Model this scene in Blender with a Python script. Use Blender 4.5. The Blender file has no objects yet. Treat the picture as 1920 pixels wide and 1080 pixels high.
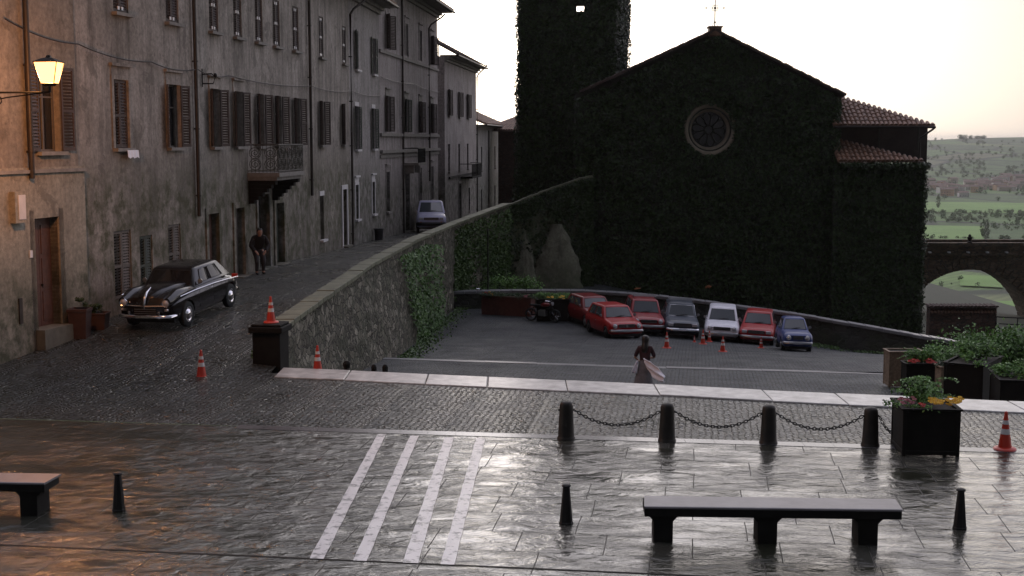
import bpy, bmesh, math, random
from mathutils import Vector, Matrix, noise
R = math.radians
random.seed(7)
SC = bpy.context.scene
COL = SC.collection

# ------------------------------------------------------------------ camera, sky, sun, exposure
H = 5.2; F = 2500.0; PITCH = math.atan(278 / F)
cd = bpy.data.cameras.new('camera'); cam = bpy.data.objects.new('camera', cd); COL.objects.link(cam)
cam.location = (0, 0, H); cam.rotation_euler = (R(90) - PITCH, 0, 0)
cd.sensor_width = 36; cd.lens = 36 * F / 1920; cd.clip_start = .1; cd.clip_end = 30000
SC.camera = cam
SUN_AZ = R(-6)      # measured from +Y towards +X
SUN_EL = R(14)
w = bpy.data.worlds.new('World'); SC.world = w; w.use_nodes = True
nt = w.node_tree; nt.nodes.clear()
def wn(t, **k):
    n = nt.nodes.new(t)
    for a, b in k.items(): setattr(n, a, b)
    return n
out = wn('ShaderNodeOutputWorld'); bg = wn('ShaderNodeBackground'); sky = wn('ShaderNodeTexSky', sky_type='NISHITA')
sky.sun_disc = False; sky.sun_elevation = SUN_EL; sky.sun_rotation = SUN_AZ; sky.air_density = 1.0; sky.dust_density = 3.0; sky.ozone_density = 2.0
hsv = wn('ShaderNodeHueSaturation'); hsv.inputs['Saturation'].default_value = .38; hsv.inputs['Value'].default_value = .16
nt.links.new(sky.outputs[0], hsv.inputs['Color'])
# overcast veil: bright towards the low sun, dim behind
tc = wn('ShaderNodeTexCoord'); dot = wn('ShaderNodeVectorMath', operation='DOT_PRODUCT')
dot.inputs[1].default_value = (math.sin(SUN_AZ), math.cos(SUN_AZ), .10)
nt.links.new(tc.outputs['Generated'], dot.inputs[0])
rmp = wn('ShaderNodeValToRGB')
mr = wn('ShaderNodeMapRange'); mr.inputs['From Min'].default_value = -1; mr.inputs['From Max'].default_value = 1
nt.links.new(dot.outputs['Value'], mr.inputs['Value']); nt.links.new(mr.outputs[0], rmp.inputs[0])
e = rmp.color_ramp.elements
e[0].position = 0.0; e[0].color = (.05, .052, .06, 1)
e[1].position = 1.0; e[1].color = (1.0, .96, .88, 1)
x = e.new(.35); x.color = (.145, .15, .145, 1)
x = e.new(.60); x.color = (.72, .70, .68, 1)
x = e.new(.85); x.color = (.62, .60, .60, 1)
x = e.new(.945); x.color = (.48, .45, .415, 1)
x = e.new(.97); x.color = (.66, .62, .56, 1)
veil = wn('ShaderNodeMix', data_type='RGBA', blend_type='MULTIPLY'); veil.inputs[0].default_value = 1
nt.links.new(hsv.outputs[0], veil.inputs[6]); nt.links.new(rmp.outputs[0], veil.inputs[7])
add = wn('ShaderNodeMix', data_type='RGBA', blend_type='ADD'); add.inputs[0].default_value = 1
sc2 = wn('ShaderNodeMix', data_type='RGBA', blend_type='MULTIPLY'); sc2.inputs[0].default_value = 1; sc2.inputs[7].default_value = (8.0, 7.7, 7.8, 1)
nt.links.new(rmp.outputs[0], sc2.inputs[6])
nt.links.new(veil.outputs[2], add.inputs[6]); nt.links.new(sc2.outputs[2], add.inputs[7])
sxz = wn('ShaderNodeSeparateXYZ'); nt.links.new(tc.outputs['Generated'], sxz.inputs[0])
er = wn('ShaderNodeValToRGB'); nt.links.new(sxz.outputs[2], er.inputs[0]); er.color_ramp.elements[0].position = .04; er.color_ramp.elements[0].color = (1, .965, .90, 1)
er.color_ramp.elements[1].position = .30; er.color_ramp.elements[1].color = (.70, .735, .90, 1)
tint = wn('ShaderNodeMix', data_type='RGBA', blend_type='MULTIPLY'); tint.inputs[0].default_value = 1
nt.links.new(add.outputs[2], tint.inputs[6]); nt.links.new(er.outputs[0], tint.inputs[7])
nt.links.new(tint.outputs[2], bg.inputs[0]); bg.inputs[1].default_value = .15
nt.links.new(bg.outputs[0], out.inputs[0])
sl = bpy.data.lights.new('sun', 'SUN'); so = bpy.data.objects.new('sun', sl); COL.objects.link(so)
sl.energy = .5; sl.angle = R(60); sl.color = (1, .93, .84)
sdir = Vector((math.sin(SUN_AZ) * math.cos(SUN_EL), math.cos(SUN_AZ) * math.cos(SUN_EL), math.sin(SUN_EL)))
so.rotation_euler = sdir.to_track_quat('Z', 'Y').to_euler(); so.location = (0, 20, 40)
SC.view_settings.view_transform = 'Standard'; SC.view_settings.look = 'None'
SC.view_settings.exposure = 0.6; SC.view_settings.gamma = 1
SC.render.engine = 'CYCLES'

# ------------------------------------------------------------------ photo pixel -> world helpers
cp, sp = math.cos(PITCH), math.sin(PITCH)
def ray(px, py):
    dx = (px - 960) / F; dy = (540 - py) / F
    return Vector((dx, cp + dy * sp, -sp + dy * cp))
def gp(px, py, z=0.0):
    d = ray(px, py); t = (z - H) / d.z
    return Vector((0, 0, H)) + d * t
def dp(px, py, Y):
    d = ray(px, py); return Vector((0, 0, H)) + d * (Y / d.y)
def wpt(px, A, B, z=5.2):            # plan point where the column px crosses the vertical plane A-B, seen at height z
    # px = 960 + F*X/(Y*cp + (H-z)*sp)
    k = (px - 960) / F; ax, ay = A; bx, by = B
    # A + t(B-A):  X = k*(Y*cp + c)
    c = (H - z) * sp
    t = (k * (ay * cp + c) - ax) / ((bx - ax) - k * cp * (by - ay))
    return t
def road_z(X, Y):
    def s(t): t = max(0, min(1, t)); return t * t * (3 - 2 * t)
    z = .68 * s((Y - 26.5) / 12) * s((-4.6 - X) / 2.5 + max(0, Y - 31) / 6)
    return z - .029 * max(0, Y - 50)
def park_z(X, Y):
    z = -2.3 - .075 * (min(Y, 57) - 45) - max(0, X - 5) * max(0, (Y - 45) / 12) * .075
    return z

# ------------------------------------------------------------------ materials
MATS = {}
def newmat(name):
    m = bpy.data.materials.new(name); m.use_nodes = True; m.node_tree.nodes.clear(); MATS[name] = m
    return m
class N:
    def __init__(s, m): s.t = m.node_tree
    def n(s, ty, **k):
        n = s.t.nodes.new(ty)
        for a, b in k.items():
            if a.startswith('i_'): n.inputs[a[2:].replace('_', ' ')].default_value = b
            else: setattr(n, a, b)
        return n
    def l(s, a, b): s.t.links.new(a, b)
def ramp(g, src, stops):
    r = g.n('ShaderNodeValToRGB'); g.l(src, r.inputs[0]); e = r.color_ramp.elements
    e[0].position, e[0].color = stops[0][0], (*stops[0][1], 1)
    e[1].position, e[1].color = stops[-1][0], (*stops[-1][1], 1)
    for p, c in stops[1:-1]:
        x = e.new(p); x.color = (*c, 1)
    return r.outputs[0]
def mixc(g, f, a, b, bt='MIX'):
    m = g.n('ShaderNodeMix', data_type='RGBA', blend_type=bt)
    for s, v in ((0, f), (6, a), (7, b)):
        if isinstance(v, (int, float)): m.inputs[s].default_value = v
        elif isinstance(v, tuple): m.inputs[s].default_value = (*v, 1)
        else: g.l(v, m.inputs[s])
    return m.outputs[2]
def math_(g, op, a, b=None, c=None, clamp=False):
    m = g.n('ShaderNodeMath', operation=op); m.use_clamp = clamp
    for i, v in enumerate((a, b, c)):
        if v is None: continue
        if isinstance(v, (int, float)): m.inputs[i].default_value = v
        else: g.l(v, m.inputs[i])
    return m.outputs[0]
def noi(g, vec, scale, detail=4, rough=.55, out=0, dist=0):
    n = g.n('ShaderNodeTexNoise'); n.inputs['Scale'].default_value = scale; n.inputs['Detail'].default_value = detail
    n.inputs['Roughness'].default_value = rough; n.inputs['Distortion'].default_value = dist
    g.l(vec, n.inputs['Vector']); return n.outputs[out]
def pos(g, sc=(1, 1, 1), rot=0):
    ge = g.n('ShaderNodeNewGeometry'); mp = g.n('ShaderNodeMapping'); mp.inputs['Scale'].default_value = sc
    mp.inputs['Rotation'].default_value = (0, 0, rot)
    g.l(ge.outputs['Position'], mp.inputs['Vector']); return mp.outputs[0]
def obc(g, sc=(1, 1, 1)):
    ge = g.n('ShaderNodeTexCoord'); mp = g.n('ShaderNodeMapping'); mp.inputs['Scale'].default_value = sc
    g.l(ge.outputs['Object'], mp.inputs['Vector']); return mp.outputs[0]
def finish(g, col, rough=.8, bump=None, bs=.3, bd=.02, metal=0, spec=.5, coat=0, alpha=None, trans=0, emis=None):
    b = g.n('ShaderNodeBsdfPrincipled'); o = g.n('ShaderNodeOutputMaterial')
    for k, v in (('Base Color', col), ('Roughness', rough), ('Metallic', metal), ('Specular IOR Level', spec), ('Coat Weight', coat), ('Transmission Weight', trans)):
        if isinstance(v, tuple): b.inputs[k].default_value = (*v, 1)
        elif isinstance(v, (int, float)): b.inputs[k].default_value = v
        else: g.l(v, b.inputs[k])
    if coat: b.inputs['Coat Roughness'].default_value = .08
    if bump is not None:
        bu = g.n('ShaderNodeBump'); bu.inputs['Strength'].default_value = bs; bu.inputs['Distance'].default_value = bd
        g.l(bump, bu.inputs['Height']); g.l(bu.outputs[0], b.inputs['Normal'])
    if emis: b.inputs['Emission Color'].default_value = (*emis[0], 1); b.inputs['Emission Strength'].default_value = emis[1]
    g.l(b.outputs[0], o.inputs[0]); return b
def simple(name, col, rough=.6, var=.25, scale=6, metal=0, spec=.5, coat=0, bs=.15, obj=True):
    m = newmat(name); g = N(m); v = obc(g) if obj else pos(g)
    f = noi(g, v, scale, 6, .6)
    c = ramp(g, f, [(.25, tuple(a * (1 - var) for a in col)), (.75, tuple(min(1, a * (1 + var)) for a in col))])
    finish(g, c, rough, f, bs, .01, metal, spec, coat); return m
def plaster(name, light, dark, green=(.05, .055, .03), gz=2.6, stain=.5):
    m = newmat(name); g = N(m)
    v = pos(g); vs = pos(g, (1.6, 1.6, .22))
    n1 = noi(g, v, .55, 8, .65); n2 = noi(g, vs, 1.5, 7, .7); n3 = noi(g, v, 9, 6, .7)
    c = ramp(g, n1, [(.3, dark), (.7, light)])
    streak = ramp(g, n2, [(.36, (.35, .34, .32)), (.56, (1, 1, 1))])
    c = mixc(g, stain, c, streak, 'MULTIPLY')
    c = mixc(g, .6, c, ramp(g, n3, [(.32, (.4, .4, .4)), (.66, (1.3, 1.3, 1.3))]), 'MULTIPLY')
    # damp stains near the foot of the wall, with a greenish light cast mixed in
    ge = g.n('ShaderNodeNewGeometry'); sx = g.n('ShaderNodeSeparateXYZ'); g.l(ge.outputs['Position'], sx.inputs[0])
    hgt = math_(g, 'ADD', sx.outputs[2], math_(g, 'MULTIPLY', n2, -3.2))
    damp_cast = g.n('ShaderNodeMapRange'); g.l(hgt, damp_cast.inputs[0])
    damp_cast.inputs['From Min'].default_value = gz - 1.5; damp_cast.inputs['From Max'].default_value = gz - 2.9
    nb = noi(g, v, 2.2, 6, .7)
    dm = math_(g, 'MULTIPLY', damp_cast.outputs[0], ramp(g, nb, [(.38, (.15,) * 3), (.6, (.95,) * 3)]))
    c = mixc(g, dm, c, green)
    # flaked patches showing masonry
    fl = noi(g, v, 1.3, 7, .75, dist=.6)
    fm = math_(g, 'MULTIPLY', ramp(g, fl, [(.575, (0,) * 3), (.605, (1,) * 3)]), .6)
    c = mixc(g, fm, c, tuple(a * .55 for a in dark))
    finish(g, c, .85, mixc(g, .5, n3, fm), .5, .03)
    return m
def rubble(name, cols, mortar=(.04, .038, .03), moss=(.03, .042, .016), scale=2.6, mossf=.5, flat=1.5):
    m = newmat(name); g = N(m); v = pos(g, (1, 1, flat))
    wv = g.n('ShaderNodeVectorMath', operation='ADD'); ns = noi(g, v, 2.5, 4, .6, out=1)
    sc_ = g.n('ShaderNodeVectorMath', operation='SCALE'); sc_.inputs['Scale'].default_value = .55; g.l(ns, sc_.inputs[0])
    g.l(v, wv.inputs[0]); g.l(sc_.outputs[0], wv.inputs[1])
    vo = g.n('ShaderNodeTexVoronoi'); vo.inputs['Scale'].default_value = scale; g.l(wv.outputs[0], vo.inputs['Vector'])
    ve = g.n('ShaderNodeTexVoronoi', feature='DISTANCE_TO_EDGE'); ve.inputs['Scale'].default_value = scale; g.l(wv.outputs[0], ve.inputs['Vector'])
    rnd = g.n('ShaderNodeSeparateColor'); g.l(vo.outputs['Color'], rnd.inputs[0])
    c = ramp(g, rnd.outputs[0], [(0, cols[0]), (.5, cols[1]), (1, cols[2])])
    n3 = noi(g, v, 11, 6, .7)
    c = mixc(g, .6, c, ramp(g, n3, [(.3, (.3,) * 3), (.7, (1.5,) * 3)]), 'MULTIPLY')
    ed = ramp(g, math_(g, 'ADD', ve.outputs['Distance'], math_(g, 'MULTIPLY', noi(g, v, 5, 5, .7), .14)), [(.075, (0,) * 3), (.17, (1,) * 3)])
    c = mixc(g, ed, mortar, c)
    mo = noi(g, v, .9, 6, .7)
    c = mixc(g, math_(g, 'MULTIPLY', ramp(g, mo, [(.45, (0,) * 3), (.62, (1,) * 3)]), mossf), c, moss)
    hh = math_(g, 'ADD', math_(g, 'MULTIPLY', ed, 1.0), math_(g, 'MULTIPLY', n3, .5))
    finish(g, c, .85, hh, .8, .06); return m
def paint(name, col, rough=.3):
    m = newmat(name); g = N(m); f = noi(g, obc(g), 5, 5, .6)
    c = ramp(g, f, [(.3, tuple(a * .82 for a in col)), (.75, col)])
    finish(g, c, math_(g, 'ADD', math_(g, 'MULTIPLY', f, .18), rough - .04), None, coat=.35 if rough < .2 else .12, spec=.4); return m
def flat(name, col, rough=.5, metal=0, spec=.5):
    return simple(name, col, rough, .2, 14, metal, spec)

plaster('plaster_cream', (.32, .28, .23), (.19, .165, .135), gz=3.0, stain=.5)
plaster('plaster_cream_low', (.40, .37, .30), (.24, .215, .17), gz=2.8, stain=.45)
plaster('plaster_mauve', (.46, .41, .365), (.22, .195, .165), gz=4.9, stain=.8, green=(.060, .060, .028))  # strong green foot also carries the greenish cast of the diffuse light
plaster('plaster_grey', (.41, .38, .365), (.26, .24, .225), gz=4.2, stain=.5)
plaster('plaster_pale', (.44, .395, .38), (.29, .255, .245), gz=3.4, stain=.6)
plaster('plaster_far', (.38, .36, .34), (.24, .22, .21), gz=2.4, stain=.6)
simple('stone_trim', (.22, .205, .185), .8, .3, 5, obj=False)
simple('stone_white', (.62, .60, .60), .7, .12, 5)
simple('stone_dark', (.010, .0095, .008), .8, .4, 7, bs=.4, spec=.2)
simple('iron', (.008, .008, .007), .6, .3, 9, metal=.1, spec=.3)
simple('pipe_metal', (.035, .027, .022), .5, .3, 4, metal=.3, obj=False)
simple('wood_brown', (.085, .038, .026), .6, .35, 8)
simple('wood_shutter', (.058, .040, .033), .65, .3, 7)
simple('wood_pale', (.12, .105, .09), .7, .3, 7)
simple('wood_green', (.045, .055, .042), .65, .25, 7)
simple('wood_planter', (.009, .008, .006), .75, .4, 6, spec=.2)
simple('wood_redbrown', (.10, .028, .018), .6, .4, 6)
simple('terracotta_dark', (.05, .022, .017), .7, .3, 6)
simple('soil', (.02, .015, .01), .95, .4, 12)
simple('white_enamel', (.7, .7, .72), .35, .1, 4)
simple('cloth_white', (.86, .87, .93), .9, .08, 6)
simple('cloth_dark', (.012, .010, .011), .9, .3, 8)
simple('cloth_maroon', (.035, .010, .012), .85, .3, 8)
simple('cloth_grey', (.13, .125, .13), .9, .3, 8)
simple('skin', (.36, .20, .14), .55, .1, 6)
simple('hair', (.012, .008, .006), .5, .3, 14)
simple('chrome', (.75, .75, .78), .12, .05, 3, metal=1)
simple('rubber', (.008, .012, .012), .8, .2, 9)
simple('plate_white', (.40, .40, .42), .5, .1, 4)
simple('plastic_black', (.014, .014, .015), .5, .2, 9)
simple('orange_plastic', (.50, .035, .014), .4, .12, 5)
simple('amber', (.55, .17, .03), .3, .1, 5)
paint('paint_black', (.004, .004, .006), .19)
paint('paint_red', (.38, .010, .012))
paint('paint_red2', (.26, .014, .018))
paint('paint_maroon', (.17, .008, .008))
paint('paint_slate', (.06, .075, .10))
paint('paint_white', (.80, .80, .86))
paint('paint_blue', (.045, .07, .21))
paint('paint_silverblue', (.50, .50, .68))
simple('tile_terracotta', (.19, .105, .066), .55, .6, 3.2, bs=.5, obj=False)
simple('tile_dark', (.07, .045, .036), .75, .4, 2.5, bs=.5, obj=False)
simple('church_stone_shaded', (.022, .024, .014), .8, .4, 3, bs=.5, obj=False)  # near black: the shade between the ivy leaves is put into this colour
simple('rose_stone', (.24, .205, .15), .8, .25, 3, bs=.4, obj=False)
simple('pale_limewash', (.28, .26, .20), .85, .55, 1.6, bs=.5, obj=False)
rubble('rubble_wall', ((.18, .165, .12), (.065, .06, .04), (.31, .285, .22)), scale=2.9, mossf=.55)
rubble('rubble_church', ((.15, .14, .11), (.09, .085, .07), (.20, .185, .15)), scale=1.8, mossf=.8)
rubble('brick_brown', ((.12, .07, .05), (.09, .055, .042), (.16, .10, .07)), scale=3, mossf=.15, flat=2.4)
rubble('rubble_dark', ((.05, .046, .04), (.03, .028, .024), (.07, .065, .055)), scale=2.2, mossf=.6)
m = newmat('window_glass'); g = N(m); finish(g, (.015, .016, .018), .06, noi(g, pos(g), 3, 2), .05, .01, spec=.7)
m = newmat('car_glass_sky'); g = N(m); finish(g, (.07, .08, .092), .05, None, spec=.8)  # bluish base stands in for the sky reflected in the panes
m = newmat('saloon_glass'); g = N(m); finish(g, (.012, .013, .015), .05, None, spec=.6)
m = newmat('lens_glass'); g = N(m); finish(g, (.75, .75, .78), .08, noi(g, obc(g), 60, 1), .3, .01, metal=.6)
m = newmat('lamp_glass'); g = N(m); finish(g, (1, .6, .25), .5, None, emis=((1, .42, .12), 3.2))
m = newmat('lit_window'); g = N(m); finish(g, (.5, .4, .25), .3, None)
def leafmat(name, a, b, rough=.45):
    m = newmat(name); g = N(m)
    ge = g.n('ShaderNodeNewGeometry'); f = noi(g, pos(g), .8, 4, .6)
    r = g.n('ShaderNodeMath', operation='ADD'); g.l(ge.outputs['Random Per Island'], r.inputs[0]); g.l(f, r.inputs[1])
    c = ramp(g, math_(g, 'MULTIPLY', r.outputs[0], .55), [(.2, a), (.8, b)])
    finish(g, c, rough, spec=.4); return m
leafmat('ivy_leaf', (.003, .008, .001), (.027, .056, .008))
leafmat('ivy_bright', (.03, .075, .014), (.09, .19, .035))
leafmat('leaf_green', (.04, .10, .02), (.13, .27, .05))
leafmat('leaf_dark', (.02, .04, .015), (.05, .09, .03))
leafmat('tree_far', (.055, .09, .032), (.09, .145, .05), .8)
leafmat('flower_yellow', (.65, .32, .015), (.80, .50, .03))
leafmat('flower_red', (.35, .02, .02), (.5, .05, .03))
leafmat('flower_pink', (.25, .05, .08), (.35, .12, .12))

leafmat('ivy_mid', (.025, .055, .012), (.08, .15, .03))
plaster('old_render', (.30, .31, .235), (.12, .14, .07), green=(.04, .06, .02), gz=1.5, stain=.8)
plaster('rock_face', (.25, .245, .185), (.13, .135, .09), green=(.05, .06, .03), gz=-1.5, stain=.8)
simple('coping_stone', (.13, .135, .085), .7, .45, 2.5, bs=.6, obj=False)
simple('ivy_ground', (.02, .028, .012), .9, .4, 2, obj=False)
simple('church_dark', (.05, .04, .035), .9, .3, 2, obj=False)
rubble('rubble_bridge', ((.16, .11, .07), (.10, .065, .04), (.20, .14, .09)), scale=2.2, mossf=.3, flat=2)
simple('village_wall', (.42, .36, .29), .9, .15, .2); simple('village_wall_ochre', (.50, .33, .20), .9, .15, .2); simple('village_wall_white', (.62, .58, .54), .9, .1, .2)
simple('village_roof', (.20, .14, .11), .9, .3, .5)
HAZE = 8.5e-5
simple('bollard_iron', (.017, .014, .010), .55, .5, 6, bs=.5, spec=.3)
simple('bench_top_lit', (.17, .16, .165), .45, .25, 3, bs=.5)  # paler than the slab front: light on the top put into the colour
simple('stone_step', (.12, .115, .09), .8, .3, 5)
simple('rail_weathered', (.085, .08, .065), .7, .4, 9)
simple('cone_white', (.62, .60, .58), .45, .12, 6)
simple('wicker', (.20, .15, .10), .8, .5, 14, bs=.8)
simple('wood_grey', (.05, .05, .045), .75, .4, 6)
simple('flower_orange', (.30, .10, .03), .6, .2, 9)
simple('chrome_dull', (.32, .32, .33), .3, .15, 6, metal=.9)
simple('roof_beige', (.12, .10, .07), .5, .15, 5)
simple('lips', (.25, .07, .06), .5, .1, 5)
simple('cloth_greydark', (.03, .03, .034), .9, .3, 8)
# wet flagstones
def slabs(name):
    m = newmat(name); g = N(m)
    v = pos(g, rot=R(8)); 
    ns = noi(g, v, .7, 3, .5, out=1); sv = g.n('ShaderNodeVectorMath', operation='SCALE'); sv.inputs['Scale'].default_value = .05; g.l(ns, sv.inputs[0])
    av = g.n('ShaderNodeVectorMath', operation='ADD'); g.l(v, av.inputs[0]); g.l(sv.outputs[0], av.inputs[1])
    rotv = g.n('ShaderNodeMapping'); rotv.inputs['Rotation'].default_value = (0, 0, 0); g.l(av.outputs[0], rotv.inputs[0])
    br = g.n('ShaderNodeTexBrick'); g.l(rotv.outputs[0], br.inputs['Vector'])
    br.inputs['Scale'].default_value = 1; br.inputs['Brick Width'].default_value = 1.12; br.inputs['Row Height'].default_value = .86
    br.inputs['Mortar Size'].default_value = .0075; br.inputs['Mortar Smooth'].default_value = .25; br.offset = .37; br.squash = 1.25; br.squash_frequency = 3
    br.inputs['Color1'].default_value = (.2, .2, .2, 1); br.inputs['Color2'].default_value = (.8, .8, .8, 1); br.inputs['Mortar'].default_value = (.5, .5, .5, 1)
    vs = pos(g, (1, 1.5, 1), R(8))
    wet = noi(g, pos(g, (.8, 1.9, 1), R(8)), .9, 5, .6, dist=.5)          # puddle mask
    riv = noi(g, vs, 2.2, 6, .55, dist=.7)                    # riven relief, broad
    fine = noi(g, vs, 14, 5, .6)
    c = ramp(g, br.outputs['Color'], [(.1, (.018, .020, .011)), (.9, (.072, .071, .062))])
    c = mixc(g, .5, c, ramp(g, noi(g, v, 1.1, 6, .7), [(.3, (.45,) * 3), (.7, (1.15,) * 3)]), 'MULTIPLY')
    c = mixc(g, br.outputs['Fac'], c, (.008, .008, .005))
    pm = ramp(g, wet, [(.46, (0,) * 3), (.66, (1,) * 3)])       # 1 = standing film of water
    ro = mixc(g, pm, ramp(g, fine, [(.3, (.10,) * 3), (.7, (.20,) * 3)]), (.04,) * 3)
    mid = noi(g, vs, 6.5, 5, .6, dist=.4)
    h = math_(g, 'ADD', math_(g, 'MULTIPLY', riv, 1.7), math_(g, 'MULTIPLY', fine, .08)); h = math_(g, 'ADD', h, math_(g, 'MULTIPLY', mid, .34)); h = math_(g, 'ADD', h, math_(g, 'MULTIPLY', br.outputs['Color'], .12))
    h = math_(g, 'SUBTRACT', h, math_(g, 'MULTIPLY', br.outputs['Fac'], .2))
    ge0 = g.n('ShaderNodeNewGeometry'); sx0 = g.n('ShaderNodeSeparateXYZ'); g.l(ge0.outputs['Position'], sx0.inputs[0])
    side = g.n('ShaderNodeMapRange', interpolation_type='SMOOTHSTEP'); side.inputs['From Min'].default_value = -2.2; side.inputs['From Max'].default_value = .3; g.l(math_(g, 'ADD', sx0.outputs[0], math_(g, 'MULTIPLY', noi(g, vs, .6, 2), 1.0)), side.inputs['Value'])
    amp = math_(g, 'MULTIPLY', math_(g, 'SUBTRACT', 1, math_(g, 'MULTIPLY', pm, .8)), math_(g, 'SUBTRACT', 1.15, math_(g, 'MULTIPLY', side.outputs[0], .62)))
    h = math_(g, 'MULTIPLY', math_(g, 'SUBTRACT', h, 1.1), amp)
    h = math_(g, 'SUBTRACT', h, math_(g, 'MULTIPLY', br.outputs['Fac'], .35))
    ro = mixc(g, math_(g, 'MULTIPLY', side.outputs[0], .55), ro, (.07,) * 3)
    ro = mixc(g, br.outputs['Fac'], ro, (.6,) * 3)
    b = finish(g, c, ro, h, .75, .07, spec=math_(g, 'SUBTRACT', .62, math_(g, 'MULTIPLY', br.outputs['Fac'], .3)))
    wnz = g.n('ShaderNodeTexWhiteNoise', noise_dimensions='1D'); sc1 = g.n('ShaderNodeSeparateColor'); g.l(br.outputs['Color'], sc1.inputs[0]); g.l(sc1.outputs[0], wnz.inputs['W'])
    v1 = g.n('ShaderNodeVectorMath', operation='SUBTRACT'); g.l(wnz.outputs['Color'], v1.inputs[0]); v1.inputs[1].default_value = (.5, .5, .5)
    v2 = g.n('ShaderNodeVectorMath', operation='SCALE'); v2.inputs['Scale'].default_value = .04; g.l(v1.outputs[0], v2.inputs[0])
    ge = g.n('ShaderNodeNewGeometry'); v3 = g.n('ShaderNodeVectorMath', operation='ADD'); g.l(ge.outputs['Normal'], v3.inputs[0]); g.l(v2.outputs[0], v3.inputs[1])
    v4 = g.n('ShaderNodeVectorMath', operation='NORMALIZE'); g.l(v3.outputs[0], v4.inputs[0])
    bu = [n for n in m.node_tree.nodes if n.bl_idname == 'ShaderNodeBump'][0]; g.l(v4.outputs[0], bu.inputs['Normal']); return m
slabs('wet_flagstone')
# fan-laid cobbles
def cobbles(name, col0, col1, r0=.2, r1=.42, bd=.03, warm=None):
    m = newmat(name); g = N(m)
    v = pos(g, rot=R(8)); s = g.n('ShaderNodeSeparateXYZ'); g.l(v, s.inputs[0])
    fx = math_(g, 'MULTIPLY', s.outputs[0], 1 / 1.5)
    fr = math_(g, 'SUBTRACT', math_(g, 'MULTIPLY', math_(g, 'FRACT', fx), 2), 1)
    arc = math_(g, 'SQRT', math_(g, 'SUBTRACT', 1.05, math_(g, 'MULTIPLY', fr, fr)))
    vy = math_(g, 'SUBTRACT', s.outputs[1], math_(g, 'MULTIPLY', arc, .62))
    wn_ = noi(g, v, 3, 3, .6); vy = math_(g, 'ADD', vy, math_(g, 'MULTIPLY', wn_, .12))
    ux = math_(g, 'ADD', s.outputs[0], math_(g, 'MULTIPLY', noi(g, v, 4, 2, .6), .1))
    cx = g.n('ShaderNodeCombineXYZ'); g.l(ux, cx.inputs[0]); g.l(vy, cx.inputs[1])
    br = g.n('ShaderNodeTexVoronoi'); br.inputs['Scale'].default_value = 8.5; br.inputs['Randomness'].default_value = .42; g.l(cx.outputs[0], br.inputs['Vector'])
    be = g.n('ShaderNodeTexVoronoi', feature='DISTANCE_TO_EDGE'); be.inputs['Scale'].default_value = 8.5; be.inputs['Randomness'].default_value = .42; g.l(cx.outputs[0], be.inputs['Vector'])
    rc = g.n('ShaderNodeSeparateColor'); g.l(br.outputs['Color'], rc.inputs[0])
    c = ramp(g, rc.outputs[0], [(0, col0), (1, col1)])
    c = mixc(g, .6, c, ramp(g, noi(g, v, .5, 6, .7), [(.3, (.55,) * 3), (.7, (1.2,) * 3)]), 'MULTIPLY')
    ed = ramp(g, be.outputs['Distance'], [(.03, (0,) * 3), (.22, (1,) * 3)])
    c = mixc(g, ed, (.013, .014, .009), c)
    h = math_(g, 'ADD', ed, math_(g, 'MULTIPLY', noi(g, v, 30, 2), .2))
    h = math_(g, 'ADD', h, math_(g, 'MULTIPLY', rc.outputs[1], .35))
    ro = ramp(g, noi(g, v, .8, 3), [(.3, (r0,) * 3), (.7, (r1,) * 3)])
    finish(g, c, ro, h, .95, bd, spec=.5); return m
cobbles('wet_cobbles', (.022, .027, .022), (.100, .110, .108), bd=.055)
cobbles('parking_cobbles', (.030, .038, .043), (.064, .077, .086), .5, .7, .03)
simple('kerb_stone', (.42, .42, .40), .35, .45, 3.2, bs=.4, obj=False)
simple('kerb_thin', (.17, .17, .175), .4, .3, 3, bs=.4, obj=False)
simple('wet_strip', (.10, .098, .10), .22, .4, 1.5, bs=.3, obj=False)
m = newmat('road_paint'); g = N(m); v = pos(g); n1 = noi(g, v, 5, 8, .75); n2 = noi(g, pos(g, rot=.1), 2.2, 6, .55, dist=.7)
finish(g, mixc(g, ramp(g, n1, [(.40, (1,) * 3), (.49, (0,) * 3)]), (.55, .53, .52), (.09, .088, .09)), .35, math_(g, 'ADD', n2, math_(g, 'MULTIPLY', n1, .1)), .4, .05)
# rough grass / fields / hills
m = newmat('valley_ground'); g = N(m); v = pos(g, (1, .55, 1), R(12))
vo = g.n('ShaderNodeTexVoronoi'); vo.inputs['Scale'].default_value = .0085; g.l(v, vo.inputs['Vector'])
rc = g.n('ShaderNodeSeparateColor'); g.l(vo.outputs['Color'], rc.inputs[0])
c = ramp(g, rc.outputs[0], [(0, (.05, .10, .028)), (.3, (.09, .17, .04)), (.55, (.06, .10, .04)), (.8, (.13, .22, .05)), (1, (.13, .14, .07))])
st = g.n('ShaderNodeTexWave'); st.inputs['Scale'].default_value = .06; st.inputs['Distortion'].default_value = 2; g.l(pos(g, (1, 1, 1), .7), st.inputs['Vector'])
c = mixc(g, .35, c, ramp(g, st.outputs[0], [(.2, (.5,) * 3), (.8, (1.2,) * 3)]), 'MULTIPLY')
ve = g.n('ShaderNodeTexVoronoi', feature='DISTANCE_TO_EDGE'); ve.inputs['Scale'].default_value = .0085; g.l(v, ve.inputs['Vector'])
c = mixc(g, ramp(g, ve.outputs['Distance'], [(.02, (0,) * 3), (.06, (1,) * 3)]), (.022, .036, .016), c)
c = mixc(g, .8, c, ramp(g, noi(g, pos(g), .02, 8, .7), [(.35, (.5,) * 3), (.65, (1.3,) * 3)]), 'MULTIPLY')
finish(g, c, .95)
m = newmat('field_green'); g = N(m); v = pos(g); finish(g, ramp(g, noi(g, v, .02, 8, .6), [(.3, (.11, .21, .045)), (.7, (.17, .30, .07))]), .95)

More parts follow.
